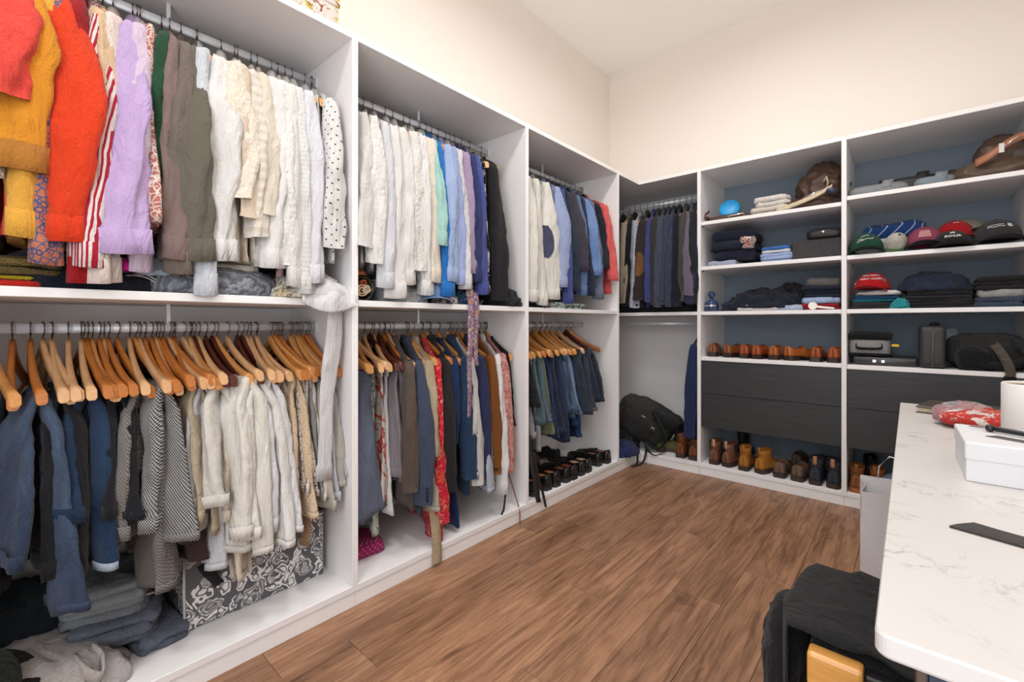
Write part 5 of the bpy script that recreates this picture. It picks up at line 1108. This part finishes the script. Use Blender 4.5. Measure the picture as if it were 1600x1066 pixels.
o = thing('clear_pack', 'clear plastic pack standing behind the hard case', 'packaging', (1.79, .3, Z4))
pm, t_, b_ = new_mat('clear_plastic', (0.9, .95, 1), .1); b_.inputs['Transmission Weight'].default_value = .85; b_.inputs['IOR'].default_value = 1.2; MATS['clear_plastic'] = pm
link('pack_shell', sem('pack_shell', .035, .05, .11, .5, .5, 14, 28, (0, 0, .112)), 'clear_plastic', o, smooth=True)
o = thing('gear_backpack', 'bulky black backpack with brown webbing straps at the right shelf edge', 'backpack', (1.92, .22, Z4))
link('bag_body', bumpy(sem('bag_body', .15, .17, .09, .6, .5, 20, 44, (0, 0, .095)), .014, 10, 51, 0.0), BLK, o, smooth=True)
link('side_pocket', bumpy(sem('side_pocket', .06, .05, .06, .6, .6, 12, 28, (-.06, -.16, .065)), .008, 14, 52, 0.0), BLK2, o, smooth=True)
ribbon('webbing_strap', [(-.0, -.13, .17), (.03, -.19, .12), (.06, -.215, .05), (.07, -.225, .0), (.065, -.228, -.025)], (1, 0, .2), .038, .038, cloth((92, 82, 72)), o, .004)
box('strap_buckle', .045, .09, -.236, -.226, -.04, -.018, BLK2, o, .003)
ribbon('shoulder_strap', [(.05, -.1, .17), (.1, -.19, .13), (.12, -.2, .07), (.05, -.2, .03), (-.05, -.2, .04)], (0, .5, 1), .04, .04, BLK2, o, .008)
tube('cord', [(-.10, -.16, .12), (-.08, -.19, .07), (-.05, -.2, .04), (-.03, -.2, .09)], .004, cloth((150, 146, 140)), o, 6)

# ------------------------------------------------------------------ shelf of the nearest unit
folded('bright red folded sweater at the bottom left of the shelf', 'sweater', -.42, -.03, -3.475, -3.262, SH, .018, cloth((222, 44, 34)), 1, amp=.003)
folded('lime yellow folded sweater on the red one', 'sweater', -.43, -.03, -3.475, -3.264, SH+.018, .012, cloth((196, 176, 40)), 1, amp=.003)
folded('olive khaki folded sweater on the lime yellow one', 'sweater', -.44, -.025, -3.478, -3.245, SH+.03, .042, cloth((138, 118, 62), 'knit', (120, 102, 54), None, 90), 2)
heap('dark navy sweater crumpled on the shelf behind the folded stack', 'sweater', -.26, -3.20, SH, .22, .17, .13, cloth((28, 33, 46)), .02, 9)
for k, (y, r, lab) in enumerate(((-3.105, .075, 'outer'), (-3.098, .062, 'inner'))):
    o = thing('sun_visor', f'navy visor brim with pale edge on the shelf, {lab} of the two', 'visor', (-.06, y, SH), 0, 'navy visors on the shelf')
    P_ = [[(-.16*s, r*math.cos(a), r*0.78*math.sin(a)) for a in np.linspace(0.12, PI-.12, 20)] for s in np.linspace(0, 1, 6)]
    g = link('brim', gridm('brim', P_), cloth((30, 34, 48)), o, smooth=True); g.modifiers.new('thick', 'SOLIDIFY').thickness = .003
    tube('edge_piping', [(.001, r*math.cos(a), r*0.78*math.sin(a)) for a in np.linspace(0.12, PI-.12, 20)], .0022, cloth((226, 216, 210)), o, 6)
heap('small magenta cloth on the shelf below the lavender cuff', 'cloth', -.04, -3.12, SH+.055, .03, .035, .035, cloth((206, 40, 140)), .006, 22)
heap('grey cable knit sweater folded on the shelf under the white shirts', 'sweater', -.2, -2.885, SH, .185, .205, .095, cloth((150, 154, 164), 'knit', (104, 108, 118), None, 22), .008, 10, e=.55)
folded('off white folded shirt on the grey cable knit sweater', 'shirt', -.36, -.07, -3.0, -2.76, SH+.082, .028, cloth((228, 224, 214)), 1, rz=.05, amp=.01)
folded('cream folded shirt, topmost on the grey sweater', 'shirt', -.33, -.06, -2.93, -2.74, SH+.11, .022, cloth((220, 208, 188)), 1, rz=-.08, amp=.01)
heap('pale blue crumpled blouse beside the taupe ties on the shelf', 'blouse', -.15, -3.03, SH+.05, .10, .07, .09, cloth((186, 200, 216)), .014, 14)
heap('cream floral blouse bunched on the shelf left of the white sleeve', 'blouse', -.1, -2.66, SH, .10, .08, .07, cloth((232, 226, 214), 'floral', (206, 190, 150), (120, 110, 100), 26), .016, 13)
tube('umbrella_stub', [(-.06, -2.70, SH+.075), (-.1, -2.68, SH+.16)], .012, cloth((226, 190, 200), 'floral', (130, 150, 60), (216, 120, 140), 60))
tag(bpy.data.objects['umbrella_stub'], 'short pink floral rolled scarf poking out under the white shirts', 'scarf'); bpy.data.objects['umbrella_stub'].name = 'rolled_scarf'
# white blouse spilling over the shelf edge with a sleeve hanging in front of the partition
WB = cloth((234, 234, 238)); o = thing('draped_blouse', 'white blouse spilling over the shelf edge with one sleeve hanging down', 'blouse', (0, -2.54, SH))
me = sem('bodice', .15, .10, .10, 1.1, .8, 34, 64, (-.14, -.0, .0), .002); bumpy(me, .014, 15, 61, .001); link('bodice', me, WB, o, smooth=True)
P_ = []
for i in range(22):
    s = i/21; row = []
    for j in range(22):
        q = j/21; y = -.105+.205*q
        prof = [(-.16, .05), (-.09, .066), (-.03, .05), (.004, .014), (.014, -.012), (.016, -.02-.032*math.sin(q*PI))]
        f = s*(len(prof)-1); a_ = min(int(f), len(prof)-2); fr = f-a_
        x = prof[a_][0]*(1-fr)+prof[a_+1][0]*fr; z = prof[a_][1]*(1-fr)+prof[a_+1][1]*fr
        x += .006*math.sin(11*q+3*s)*(.3+s)+.002*math.sin(29*q+5*s); z += .012*math.sin(9*q+2.0)*(1-s)
        row.append((x, y+.01*math.sin(6*s), z))
    P_.append(row)
g = link('front_panel', gridm('front_panel', P_), WB, o, smooth=True); g.modifiers.new('thick', 'SOLIDIFY').thickness = .004
rings = []
for i in range(26):
    s = i/25; z = -.03-.60*s
    rings.append(ell(-.045+.004*math.sin(5*s), .03-.04*s+.005*math.sin(7*s+1), z, .014+.003*math.sin(9*s), .030+.005*math.sin(6*s), 20, .15, .10, 3, 1.0+1*s, 2+1.5*s))
link('hanging_sleeve', wrinkle(loftm('hanging_sleeve', rings, True, False), .004, 24, 9, .15), WB, o, smooth=True)
q = []; last = np.array(rings[-1]); c_ = last.mean(0)
for g_, dz in ((1.0, .01), (1.08, .0), (1.1, -.05), (1.0, -.05)): q.append([tuple(c_+(p-c_)*g_+np.array([0, 0, dz])) for p in last])
link('cuff', loftm('cuff', q, False, False), WB, bpy.data.objects[o.children[-1].name], smooth=True)
# ------------------------------------------------------------------ base of the nearest unit
BZ = H0
m, t, b = new_mat('damask', srgb(70, 70, 74), .8)
def damask():
    v = objcoord(t, (1, 1, 1)); vo = nd(t, 'ShaderNodeTexVoronoi', Scale=14.0); vo.inputs['Randomness'].default_value = .75
    nz = nd(t, 'ShaderNodeTexNoise', Scale=16.0, Detail=2.0); t.links.new(v, nz.inputs['Vector'])
    ad = nd(t, 'ShaderNodeMix'); ad.data_type = 'VECTOR'; ad.inputs[0].default_value = .07; t.links.new(v, ad.inputs[4]); t.links.new(nz.outputs['Color'], ad.inputs[5])
    t.links.new(ad.outputs[1], vo.inputs['Vector'])
    fine = nd(t, 'ShaderNodeTexVoronoi', Scale=85.0); t.links.new(ad.outputs[1], fine.inputs['Vector'])
    v2 = nd(t, 'ShaderNodeTexVoronoi', Scale=26.0); t.links.new(ad.outputs[1], v2.inputs['Vector'])
    D_ = vo.outputs['Distance']
    bands = ramp(t, D_, [(0, WH), (.08, WH), (.10, BW), (.15, BW), (.17, WH), (.24, WH), (.26, BW), (.30, BW), (.32, WH), (.40, WH), (.42, BW)])
    dots = ramp(t, fine.outputs['Distance'], [(.28, WH), (.42, BW)]); sprig = ramp(t, v2.outputs['Distance'], [(.24, WH), (.3, BW), (.36, BW), (.4, WH), (.5, WH), (.54, BW)])
    outside = ramp(t, D_, [(.46, BW), (.48, WH)])
    k = mix(t, 1.0, mix(t, .6, bands, dots, 'MULTIPLY'), mix(t, 1.0, sprig, outside, 'MULTIPLY'), 'ADD')
    t.links.new(mix(t, k, srgb(86, 86, 90), srgb(220, 218, 218)), b.inputs['Base Color'])
damask(); MATS['damask'] = m
o = thing('storage_chest', 'grey fabric storage box with white paisley print and dark strap', 'storage box', (-.17, -2.718, BZ), math.radians(.5))
box('box_body', -.33, 0, -.235, .232, 0, .25, 'damask', o, .006, 2)
tube('edge_piping', [(.0, -.236, .0), (.0, -.238, .125), (-.004, -.237, .252)], .004, cloth((222, 220, 218)), o, 6)
box('lid', -.335, .004, -.24, .236, .25, .262, 'damask', o, .004, 2)
ribbon('side_handle', [(.002, -.19, .21), (.016, -.175, .18), (.014, -.155, .15), (.003, -.14, .12)], (.2, .8, .4), .03, .03, BLK2, o, .004)
heap('black clothes piled on the paisley storage box', 'clothing', -.27, -2.68, BZ+.262, .10, .17, .05, cloth((26, 26, 30)), .012, 13)
tube('drawstring_loop', [(-.12, -2.66, BZ+.32), (-.115, -2.665, BZ+.28), (-.11, -2.65, BZ+.265), (-.115, -2.635, BZ+.275), (-.12, -2.64, BZ+.32)], .003, cloth((232, 230, 226)))
tag(bpy.data.objects['drawstring_loop'], 'white drawstring loop resting on the black clothes', 'cord')
for k, y in enumerate((-2.822, -2.765)):
    r_ = ribbon('waist_tie', [(-.155, y, .55), (-.152, y+.004, .42), (-.15, y-.004, .30), (-.152, y+.002, .215)], (.2, 1, 0), .013, .012, cloth((238, 228, 212)), None, .0025)
    tag(r_, f'cream cotton waist tie hanging before the paisley box, {("left", "right")[k]} one', 'tie')
SW = 'sweatpants piled on the base board'
o = heap('dark teal black clothes pushed to the back left corner', 'clothing', -.43, -3.32, BZ, .14, .20, .20, cloth((34, 42, 48)), .024, 8)
o = folded('slate grey sweatpants at the bottom of the pile, by the paisley box', 'sweatpants', -.42, -.13, -3.10, -2.965, BZ, .05, cloth((98, 104, 120)), 2, rz=.18, group=SW, amp=.012)
o = folded('wide slate grey sweatpants under the folded light grey pair', 'sweatpants', -.45, -.16, -3.21, -3.0, BZ+.045, .07, cloth((92, 98, 114), 'weave', (108, 114, 128)), 3, rz=-.22, group=SW, amp=.014)
o = folded('light grey melange sweatpants with rolled white edge, top of the pile', 'sweatpants', -.44, -.20, -3.22, -3.02, BZ+.112, .10, cloth((136, 144, 150), 'weave', (158, 164, 168)), 4, rz=-.28, group=SW, trim=cloth((128, 134, 142)), amp=.012)
for k, (z, dx) in enumerate(((.150, 0), (.178, .012), (.205, -.01))):
    tb = tube('rolled_edge', [(-.205+dx-.40*.24+.4*.24*u+.0, -3.215+.2*u, BZ+z+.004*math.sin(7*u)) for u in np.linspace(.05, .95, 10)], .0035, cloth((190, 190, 184)), None, 6)
    tb.parent = o; tb.matrix_parent_inverse = Matrix.Identity(4); tb.data.transform(Matrix.Rotation(.28, 4, 'Z') @ Matrix.Translation(-Vector((-.32, -3.12, BZ+.112))))
heap('pale beige grey sweatpants crumpled at the front left', 'sweatpants', -.20, -3.30, BZ, .17, .17, .12, cloth((176, 170, 168), 'weave', (192, 186, 182)), .013, 8)
heap('pale grey tee shirt lying flat before the sweatpants pile', 'shirt', -.14, -3.20, BZ, .09, .10, .06, cloth((184, 178, 176)), .016, 11)
ribb = ribbon('drawstring_waist', [(-.12, -3.22, BZ+.09), (-.06, -3.20, BZ+.07), (-.05, -3.17, BZ+.05), (-.1, -3.165, BZ+.075), (-.14, -3.18, BZ+.09)], (0, .2, 1), .03, .025, cloth((196, 190, 186)), None, .006)
tag(ribb, 'twisted pale grey waistband loop on the beige grey sweatpants', 'waistband')
o = thing('round_hat', 'dark green black felt hat at the bottom left edge', 'hat', (-.16, -3.40, BZ))
link('crown', sem('crown', .09, .085, .12, .8, 1, 18, 36, (0, 0, .11)), cloth((24, 30, 28)), o, smooth=True)
link('brim', lathe('brim', ((.085, .10), (.115, .105), (.118, .112), (.085, .112)), 36), cloth((22, 26, 25)), o, smooth=True)
for ch in o.children: pass
o.rotation_euler = (0, .5, 0)
# ------------------------------------------------------------------ middle unit: shelf
o = thing('belt_tin', 'dark metal cylinder holding rolled beige belts on the middle shelf', 'container', (-.10, -2.375, SH)); 
n = 32
rings = [[(x, .046*k_*math.cos(2*PI*k/n), .052+.05*k_*math.sin(2*PI*k/n)) for k in range(n)] for x, k_ in ((-.12, 1), (.045, 1), (.047, .97), (.047, .9), (-.10, .9))]
link('tin_body', loftm('tin_body', rings), plain('tin_dark', srgb(70, 68, 66), .3, .8), o, smooth=True)
for k, (dy, dz, r) in enumerate(((-.012, .045, .026), (.008, .05, .018), (-.006, .075, .014))):
    pts = [(.042+.004*math.sin(a), dy+(r*(.35+.65*a/12.6))*math.cos(a), dz+(r*(.35+.65*a/12.6))*math.sin(a)) for a in np.linspace(0, 12.6, 40)]
    ribbon('rolled_belt', pts, (1, 0, 0), .03, .03, leather((206, 186, 158) if k < 2 else (150, 70, 40), .5), o, .003, sub=1)
heap('rust brown belt lying on the metal cylinder', 'belt', -.10, -2.395, SH+.104, .05, .035, .03, leather((150, 72, 40), .45), .008, 24, name='coiled_belt')
o = thing('acrylic_box', 'clear acrylic box with a brown rolled belt on the middle shelf', 'box', (-.10, -2.235, SH))
for a in ((-.06, .06, -.055, -.052, 0, .10), (-.06, .06, .052, .055, 0, .10), (.057, .06, -.052, .052, 0, .10), (-.06, -.057, -.052, .052, 0, .1), (-.06, .06, -.055, .055, 0, .003)): box('acrylic_panel', *a, 'clear_plastic', o, .0005)
o2 = thing('brown_roll', 'brown cylinder lying inside the clear acrylic box', 'roll', (-.10, -2.235, SH+.04))
link('roll_body', loftm('roll_body', [[(x, .036*math.cos(2*PI*k/24), .036*math.sin(2*PI*k/24)) for k in range(24)] for x in (-.05, .045)]), leather((98, 78, 72), .4), o2, smooth=False)
link('core', loftm('core', [[(x, .018*math.cos(2*PI*k/24), .022*math.sin(2*PI*k/24)) for k in range(24)] for x in (.0452, .0465)]), leather((70, 50, 46), .4), o2)
cap('light blue cap on the middle shelf under the blue shirts', (-.10, -1.99, SH+.02), RZ(60), cloth((140, 172, 222)), cloth((150, 180, 228)), a=.082, b_=.09, h=.10, tilt=.15)
folded('bright blue folded shirt behind the light blue cap', 'shirt', -.35, -.15, -2.06, -1.85, SH, .10, cloth((52, 110, 180)), 3)
heap('grey and white printed scarf bunched under the light blue cap', 'scarf', -.06, -1.945, SH, .05, .055, .06, cloth((170, 160, 166), 'floral', (60, 54, 66), (224, 214, 214), 40), .012, 18)
heap('white blouse hem gathered on the middle shelf', 'blouse', -.16, -2.11, SH, .1, .09, .08, cloth((236, 236, 236)), .016, 13)
heap('black garment bunched at the right end of the middle shelf', 'clothing', -.10, -1.50, SH, .09, .08, .10, cloth((32, 31, 34)), .02, 12)
heap('teal and navy blouse on the middle shelf behind the scarf strap', 'blouse', -.13, -1.79, SH, .09, .09, .09, cloth((50, 100, 110), 'floral', (40, 60, 110), (200, 210, 220), 24), .016, 13)
o = thing('patterned_scarf', 'long narrow multicoloured patterned scarf hanging from the middle shelf', 'scarf', (0, 0, 0))
PSM = cloth((220, 212, 212), 'paisley', (120, 104, 160), (206, 150, 90), 55)
ribbon('scarf_band', [(-.12, -1.825, SH+.125), (-.03, -1.83, SH+.10), (.004, -1.835, SH+.03), (.012, -1.84, SH-.08), (.012, -1.845, SH-.2), (.01, -1.85, SH-.32), (.008, -1.845, SH-.45), (.006, -1.85, SH-.55)], (.25, 1, 0), .046, .018, PSM, o, .003, wav=.002)
ribbon('scarf_band', [(-.1, -1.79, SH+.10), (-.02, -1.795, SH+.06), (.006, -1.80, SH), (.01, -1.805, SH-.12), (.01, -1.81, SH-.22), (.012, -1.80, SH-.30)], (.3, 1, 0), .04, .02, PSM, o, .003, wav=.002)
# middle unit: base
folded('magenta dotted cloth on the base under the grey blue skirt', 'cloth', -.33, -.14, -2.42, -2.2, BZ, .05, cloth((176, 40, 110), 'dots', (236, 200, 220), None, 40), 1, amp=.014)
r_ = ribbon('coat_belt', [(-.09, -2.03, .62), (-.06, -2.035, .45), (-.03, -2.04, .28), (.0, -2.045, .13), (.012, -2.05, .05), (.014, -2.055, .015)], (.25, 1, 0), .045, .045, cloth((180, 160, 132)), None, .004)
tag(r_, 'beige cloth coat belt hanging down over the base edge to the floor', 'belt')
r_ = tube('shoelace', [(-.1, -1.50, .36), (-.09, -1.50, .28), (-.07, -1.495, .2), (-.05, -1.53, .12), (-.03, -1.56, .09), (-.01, -1.60, .086)], .005, BLK2)
tag(r_, 'black lace hanging under the pink print blouse', 'lace')
r_ = tube('leather_lace', [(-.12, -1.43, .26), (-.06, -1.44, .15), (-.01, -1.46, .088), (.004, -1.465, .06), (.008, -1.47, .02), (.02, -1.48, .004)], .004, leather((140, 92, 72), .6))
tag(r_, 'thin brown leather lace trailing over the base edge', 'lace')
# unit above the jeans: shelf and straps
folded('dark slate folded shirt on the shelf above the jeans', 'shirt', -.4, -.08, -1.36, -1.12, SH, .03, cloth((46, 48, 58)), 1)
folded('green and white printed folded shirt on the shelf above the jeans', 'shirt', -.35, -.04, -1.12, -.70, SH, .04, cloth((220, 226, 220), 'floral', (24, 110, 80), (30, 50, 60), 24), 2, rz=.03)
folded('white and blue striped towel rolled beside the partition', 'towel', -.28, -.06, -1.37, -1.24, SH+.03, .06, cloth((224, 224, 222), 'stripe', (80, 96, 150), None, 12), 2)
for k, (pts, lab) in enumerate((([(-.02, -1.365, .46), (.0, -1.35, .30), (.004, -1.325, .16), (.006, -1.30, .065)], 'left, wider'), ([(-.0, -1.34, .36), (.006, -1.31, .22), (.01, -1.27, .12), (.012, -1.24, .02)], 'right, narrower'))):
    r_ = ribbon('hanging_strap', pts, (.5, 1, 0), .032 if k == 0 else .024, .028 if k == 0 else .012, leather((34, 33, 34), .5), None, .004)
    tag(r_, f'black leather strap hanging before the shoes, {lab} one', 'strap', 'black straps before the shoes')
# ------------------------------------------------------------------ floral box on top of the nearest unit
o = thing('hat_box', 'cream box with yellow and brown floral print on top of the closet', 'box', (-.30, -2.60, TOP+TH))
FM = cloth((240, 228, 222), 'floral', (206, 186, 70), (150, 96, 76), 16)
box('box_body', -.14, .14, -.17, .172, 0, .24, FM, o, .004, 2); box('lid', -.145, .145, -.175, .177, .18, .25, FM, o, .004, 2)
# ------------------------------------------------------------------ counter and what stands on it
CZ = .77
o = thing('counter', 'white quartz topped counter with dark blue base at the right', 'counter', (0, 0, 0))
def rounded_slab(x0, x1, y0, y1, z0, z1, r, corners):
    pts = []
    for (cx, cy, a0, on_) in ((x0, y0, PI, corners[0]), (x1, y0, 1.5*PI, corners[1]), (x1, y1, 0, corners[2]), (x0, y1, .5*PI, corners[3])):
        rr = r if on_ else .002; sx = 1 if cx == x0 else -1; sy = 1 if cy == y0 else -1
        for k in range(7): a_ = a0+PI/2*k/6; pts.append((cx+sx*rr+rr*math.cos(a_), cy+sy*rr+rr*math.sin(a_)))
    n = len(pts); return pts
pts = rounded_slab(1.582, RX-.003, -2.728, -.873, 0, 0, .014, (1, 0, 0, 0))
rings = [[(x+(1.94-x)*k_, y+(-1.8-y)*k_*.4, z) for x, y in pts] for k_, z in ((.004, CZ-.025), (0, CZ-.022), (0, CZ-.003), (.004, CZ))]
link('worktop', loftm('worktop', rings), 'quartz', o)
plain('counter_blue', srgb(46, 58, 74), .5, var=.05, scale=5)
box('end_panel', 1.625, RX-.003, -2.70, -2.68, .0, CZ-.026, 'counter_blue', o); box('end_panel', 1.625, RX-.003, -.93, -.91, 0, CZ-.026, 'counter_blue', o)
box('back_panel', 2.0, 2.02, -2.68, -.93, 0, CZ-.026, 'counter_blue', o); box('drawer_stack', 1.66, 2.0, -1.75, -1.05, .05, CZ-.03, 'counter_blue', o)
box('metal_edge', 1.615, 1.625, -2.705, -2.68, 0, CZ-.026, 'steel', o)
o = thing('gift_box', 'plain white cardboard box on the counter carrying tweezers', 'box', (1.699, -2.012, CZ), RZ(1.0))
box('box_body', 0, .26, 0, .222, 0, .07, plain('card_white', srgb(208, 209, 213), .6), o, .003, 2); box('lid', -.002, .262, -.002, .224, .045, .083, plain('card_white', srgb(208, 209, 213), .6), o, .004, 2)
o = thing('tweezers', 'black handled tweezers with steel tip on the white box', 'tweezers', (1.715, -1.85, CZ+.083), RZ(-28))
tube('steel_tip', [(-.005, .012, .005), (.025, .008, .007), (.045, .004, .007)], [.0012, .003, .004], 'chrome', o, 8)
tube('handle', [(.03, .006, .008), (.06, .004, .009), (.10, .0, .009), (.13, -.004, .006)], [.005, .006, .0055, .003], plain('grip_black', srgb(24, 24, 28), .4), o, 10)
link('collar', sem('collar', .008, .010, .008, .8, .8, 8, 14, (.035, .006, .009)), plain('grip_black', srgb(24, 24, 28), .4), o, smooth=True)
o = thing('metal_clip', 'shiny metal clip lying on the white box beside the tweezers', 'clip', (1.86, -1.93, CZ+.083), RZ(-6))
box('clip_plate', -.02, .07, -.012, .012, 0, .010, 'chrome', o, .003, 2, True); tube('clip_wire', [(-.01, -.008, .012), (.02, -.01, .016), (.05, 0, .016), (.02, .01, .016), (-.01, .008, .012)], .002, 'chrome', o, 6)
r_ = link('paper_strip', mesh('paper_strip', [(1.735, -1.925, CZ+.0834), (1.755, -1.905, CZ+.0834), (1.84, -1.955, CZ+.0834), (1.83, -1.975, CZ+.0834), (1.735, -1.925, CZ+.0846), (1.755, -1.905, CZ+.0846), (1.84, -1.955, CZ+.0846), (1.83, -1.975, CZ+.0846)], [(3, 2, 1, 0), (4, 5, 6, 7), (0, 1, 5, 4), (1, 2, 6, 5), (2, 3, 7, 6), (3, 0, 4, 7)]), plain('strip_grey', srgb(84, 80, 76), .7))
tag(r_, 'short dark grey paper strip on the white box', 'strip')
pts = [(1.659, -2.335), (1.669, -2.318), (1.690, -2.292), (1.72, -2.305), (1.76, -2.318), (1.82, -2.322), (1.9, -2.33), (1.9, -2.40), (1.8, -2.375), (1.72, -2.352)]
n = len(pts); me = mesh('cloth_strip', [(x, y, CZ+.0005+z) for z in (0, .0035) for x, y in pts], [tuple(range(n-1, -1, -1)), tuple(range(n, 2*n))]+[(k, (k+1) % n, n+(k+1) % n, n+k) for k in range(n)])
tag(link('cloth_strip', me, cloth((66, 62, 60))), 'dark grey cloth strip lying flat on the counter', 'cloth strip')
o = thing('candle_jar', 'tall white cylinder jar with golden inside on the counter', 'jar', (1.875, -1.55, CZ))
link('jar_wall', lathe('jar_wall', ((.074, 0), (.078, .003), (.078, .168), (.076, .171), (.073, .168), (.072, .03)), 48), plain('jar_white', srgb(224, 220, 218), .5), o, smooth=True)
link('inner_lining', lathe('inner_lining', ((.0715, .1655), (.0715, .06), (.05, .058)), 48), plain('jar_gold', srgb(170, 140, 80), .3, .8), o, smooth=True)
o = thing('notebook', 'dark brown notebook with cream edge at the far end of the counter', 'notebook', (1.76, -1.03, CZ), RZ(-12))
box('page_block', -.108, .11, -.105, .1, .004, .020, cloth((222, 206, 172)), o, .002); box('cover', -.112, .114, -.11, .104, .020, .026, leather((66, 56, 50), .4), o, .002); box('cover', -.112, .114, -.11, .104, 0, .004, leather((66, 56, 50), .4), o, .0015)
o = thing('plastic_pouch', 'crumpled clear plastic pouch with red and white print on the counter', 'pouch', (1.80, -1.31, CZ), RZ(-20))
RP = cloth((204, 62, 54), 'floral', (236, 226, 220), (230, 130, 110), 24)
link('pouch_body', bumpy(sem('pouch_body', .12, .11, .026, .9, .7, 20, 44, (0, 0, .03)), .010, 14, 71, .001), RP, o, smooth=True)
link('clear_fold', bumpy(sem('clear_fold', .06, .10, .03, .9, .7, 16, 36, (-.07, .02, .035)), .010, 16, 72, .001), 'clear_plastic', o, smooth=True)
# ------------------------------------------------------------------ paper bag and stool
o = thing('paper_bag', 'tall white paper shopping bag standing beside the counter', 'shopping bag', (1.60, -.86, 0), RZ(4))
PM = plain('bag_paper', srgb(224, 220, 222), .55, var=.03, scale=6)
def bag_panel(name, a, b_, c, d, out, crease):
    P_ = []
    a, b_, c, d = (np.array(q, float) for q in (a, b_, c, d)); nn = np.array(out, float)
    for i in range(13):
        s = i/12
        P_.append([(a*(1-t_)+b_*t_)*(1-s)+(d*(1-t_)+c*t_)*s+nn*(crease*(abs(t_-.5)-.5)*-1*(0.3+s) if crease else .006*math.sin(5*s+3*t_)) for t_ in np.linspace(0, 1, 9)])
    g = link(name, gridm(name, P_), PM, o, smooth=False); g.modifiers.new('thick', 'SOLIDIFY').thickness = .0012; return g
X0, X1, Y0, Y1, HB = -.15, .15, -.075, .075, .39
bag_panel('front_panel', (X0, Y0, 0), (X1, Y0, 0), (X1, Y0-.01, HB), (X0, Y0-.01, HB), (0, -1, 0), 0)
bag_panel('back_panel', (X0, Y1, 0), (X1, Y1, 0), (X1, Y1, HB+.03), (X0, Y1, HB+.03), (0, 1, 0), 0)
bag_panel('side_gusset', (X0, Y0, 0), (X0, Y1, 0), (X0, Y1, HB+.02), (X0, Y0-.01, HB), (1, 0, 0), .03); bag_panel('side_gusset', (X1, Y0, 0), (X1, Y1, 0), (X1, Y1, HB+.02), (X1, Y0-.01, HB), (-1, 0, 0), .03)
box('bag_base', X0, X1, Y0, Y1, 0.001, .004, PM, o, .0005)
tube('rope_handle', [(-.09, Y1, HB+.0), (-.085, Y1-.005, HB+.08), (-.05, Y1-.01, HB+.13), (0, Y1-.01, HB+.12), (.05, Y1, HB+.0)], .003, plain('rope_white', srgb(232, 228, 222), .7), o, 6)
for p in o.children: pass
o = thing('stool', 'wooden stool with a black seat tucked under the counter', 'stool', (1.645, -2.24, 0))
box('seat', -.17, .2, -.16, .16, .50, .535, BLK2, o, .012, 3, True)
me = box('seat_rail', -.168, -.09, -.19, -.155, .475, .535, 'chair_wood', o, .006, 2); box('seat_rail', -.168, .2, .155, .18, .46, .50, 'chair_wood', o, .005, 2)
box('metal_plate', -.089, .0, -.185, -.16, .48, .53, 'grip_black', o, .003); box('seat_rail', -.03, .2, -.18, -.155, .46, .50, 'chair_wood', o, .005, 2)
for sx, sy in ((-.15, -.15), (.18, -.15), (-.15, .15), (.18, .15)): box('leg', sx-.017, sx+.017, sy-.017, sy+.017, 0, .497, 'chair_wood', o, .004, 2)
P_ = []
for i in range(34):
    u = i/33; row = []
    for j in range(34):
        q = j/33; y = -.165+.37*q
        lx = [(-.02, -.235+.05*(q < .5)), ]
        d = u*.52
        if d < .12: x = -.20-.010*math.sin(q*9); z = .36+d*1.45+.03*math.sin(q*5+1)
        else: x = -.20+(d-.12); z = .536+.006
        z = min(z, .543)
        x2 = x-.02*max(0, math.sin(q*PI*1.3-.4))*(1 if d < .2 else 0)
        z2 = z+.012*max(0, 1-abs(MN.noise((x*9+2, y*7, 0)))*4)+.006*math.sin(22*x+13*y)
        if q > .86: z2 -= (q-.86)*1.1
        row.append((x2, y, z2))
    P_.append(row)
dc = thing('black_tee_shirt', 'black jersey shirt draped over the stool by the counter', 'shirt', (1.645, -2.24, 0))
g = link('cloth', gridm('cloth', P_), cloth((30, 29, 30)), dc, smooth=True); g.modifiers.new('thick', 'SOLIDIFY').thickness = .004
link('hanging_sleeve', bumpy(sem('hanging_sleeve', .035, .075, .12, .7, .7, 18, 32, (-.225, -.02, .40)), .012, 14, 81), cloth((26, 25, 26)), dc, smooth=True)
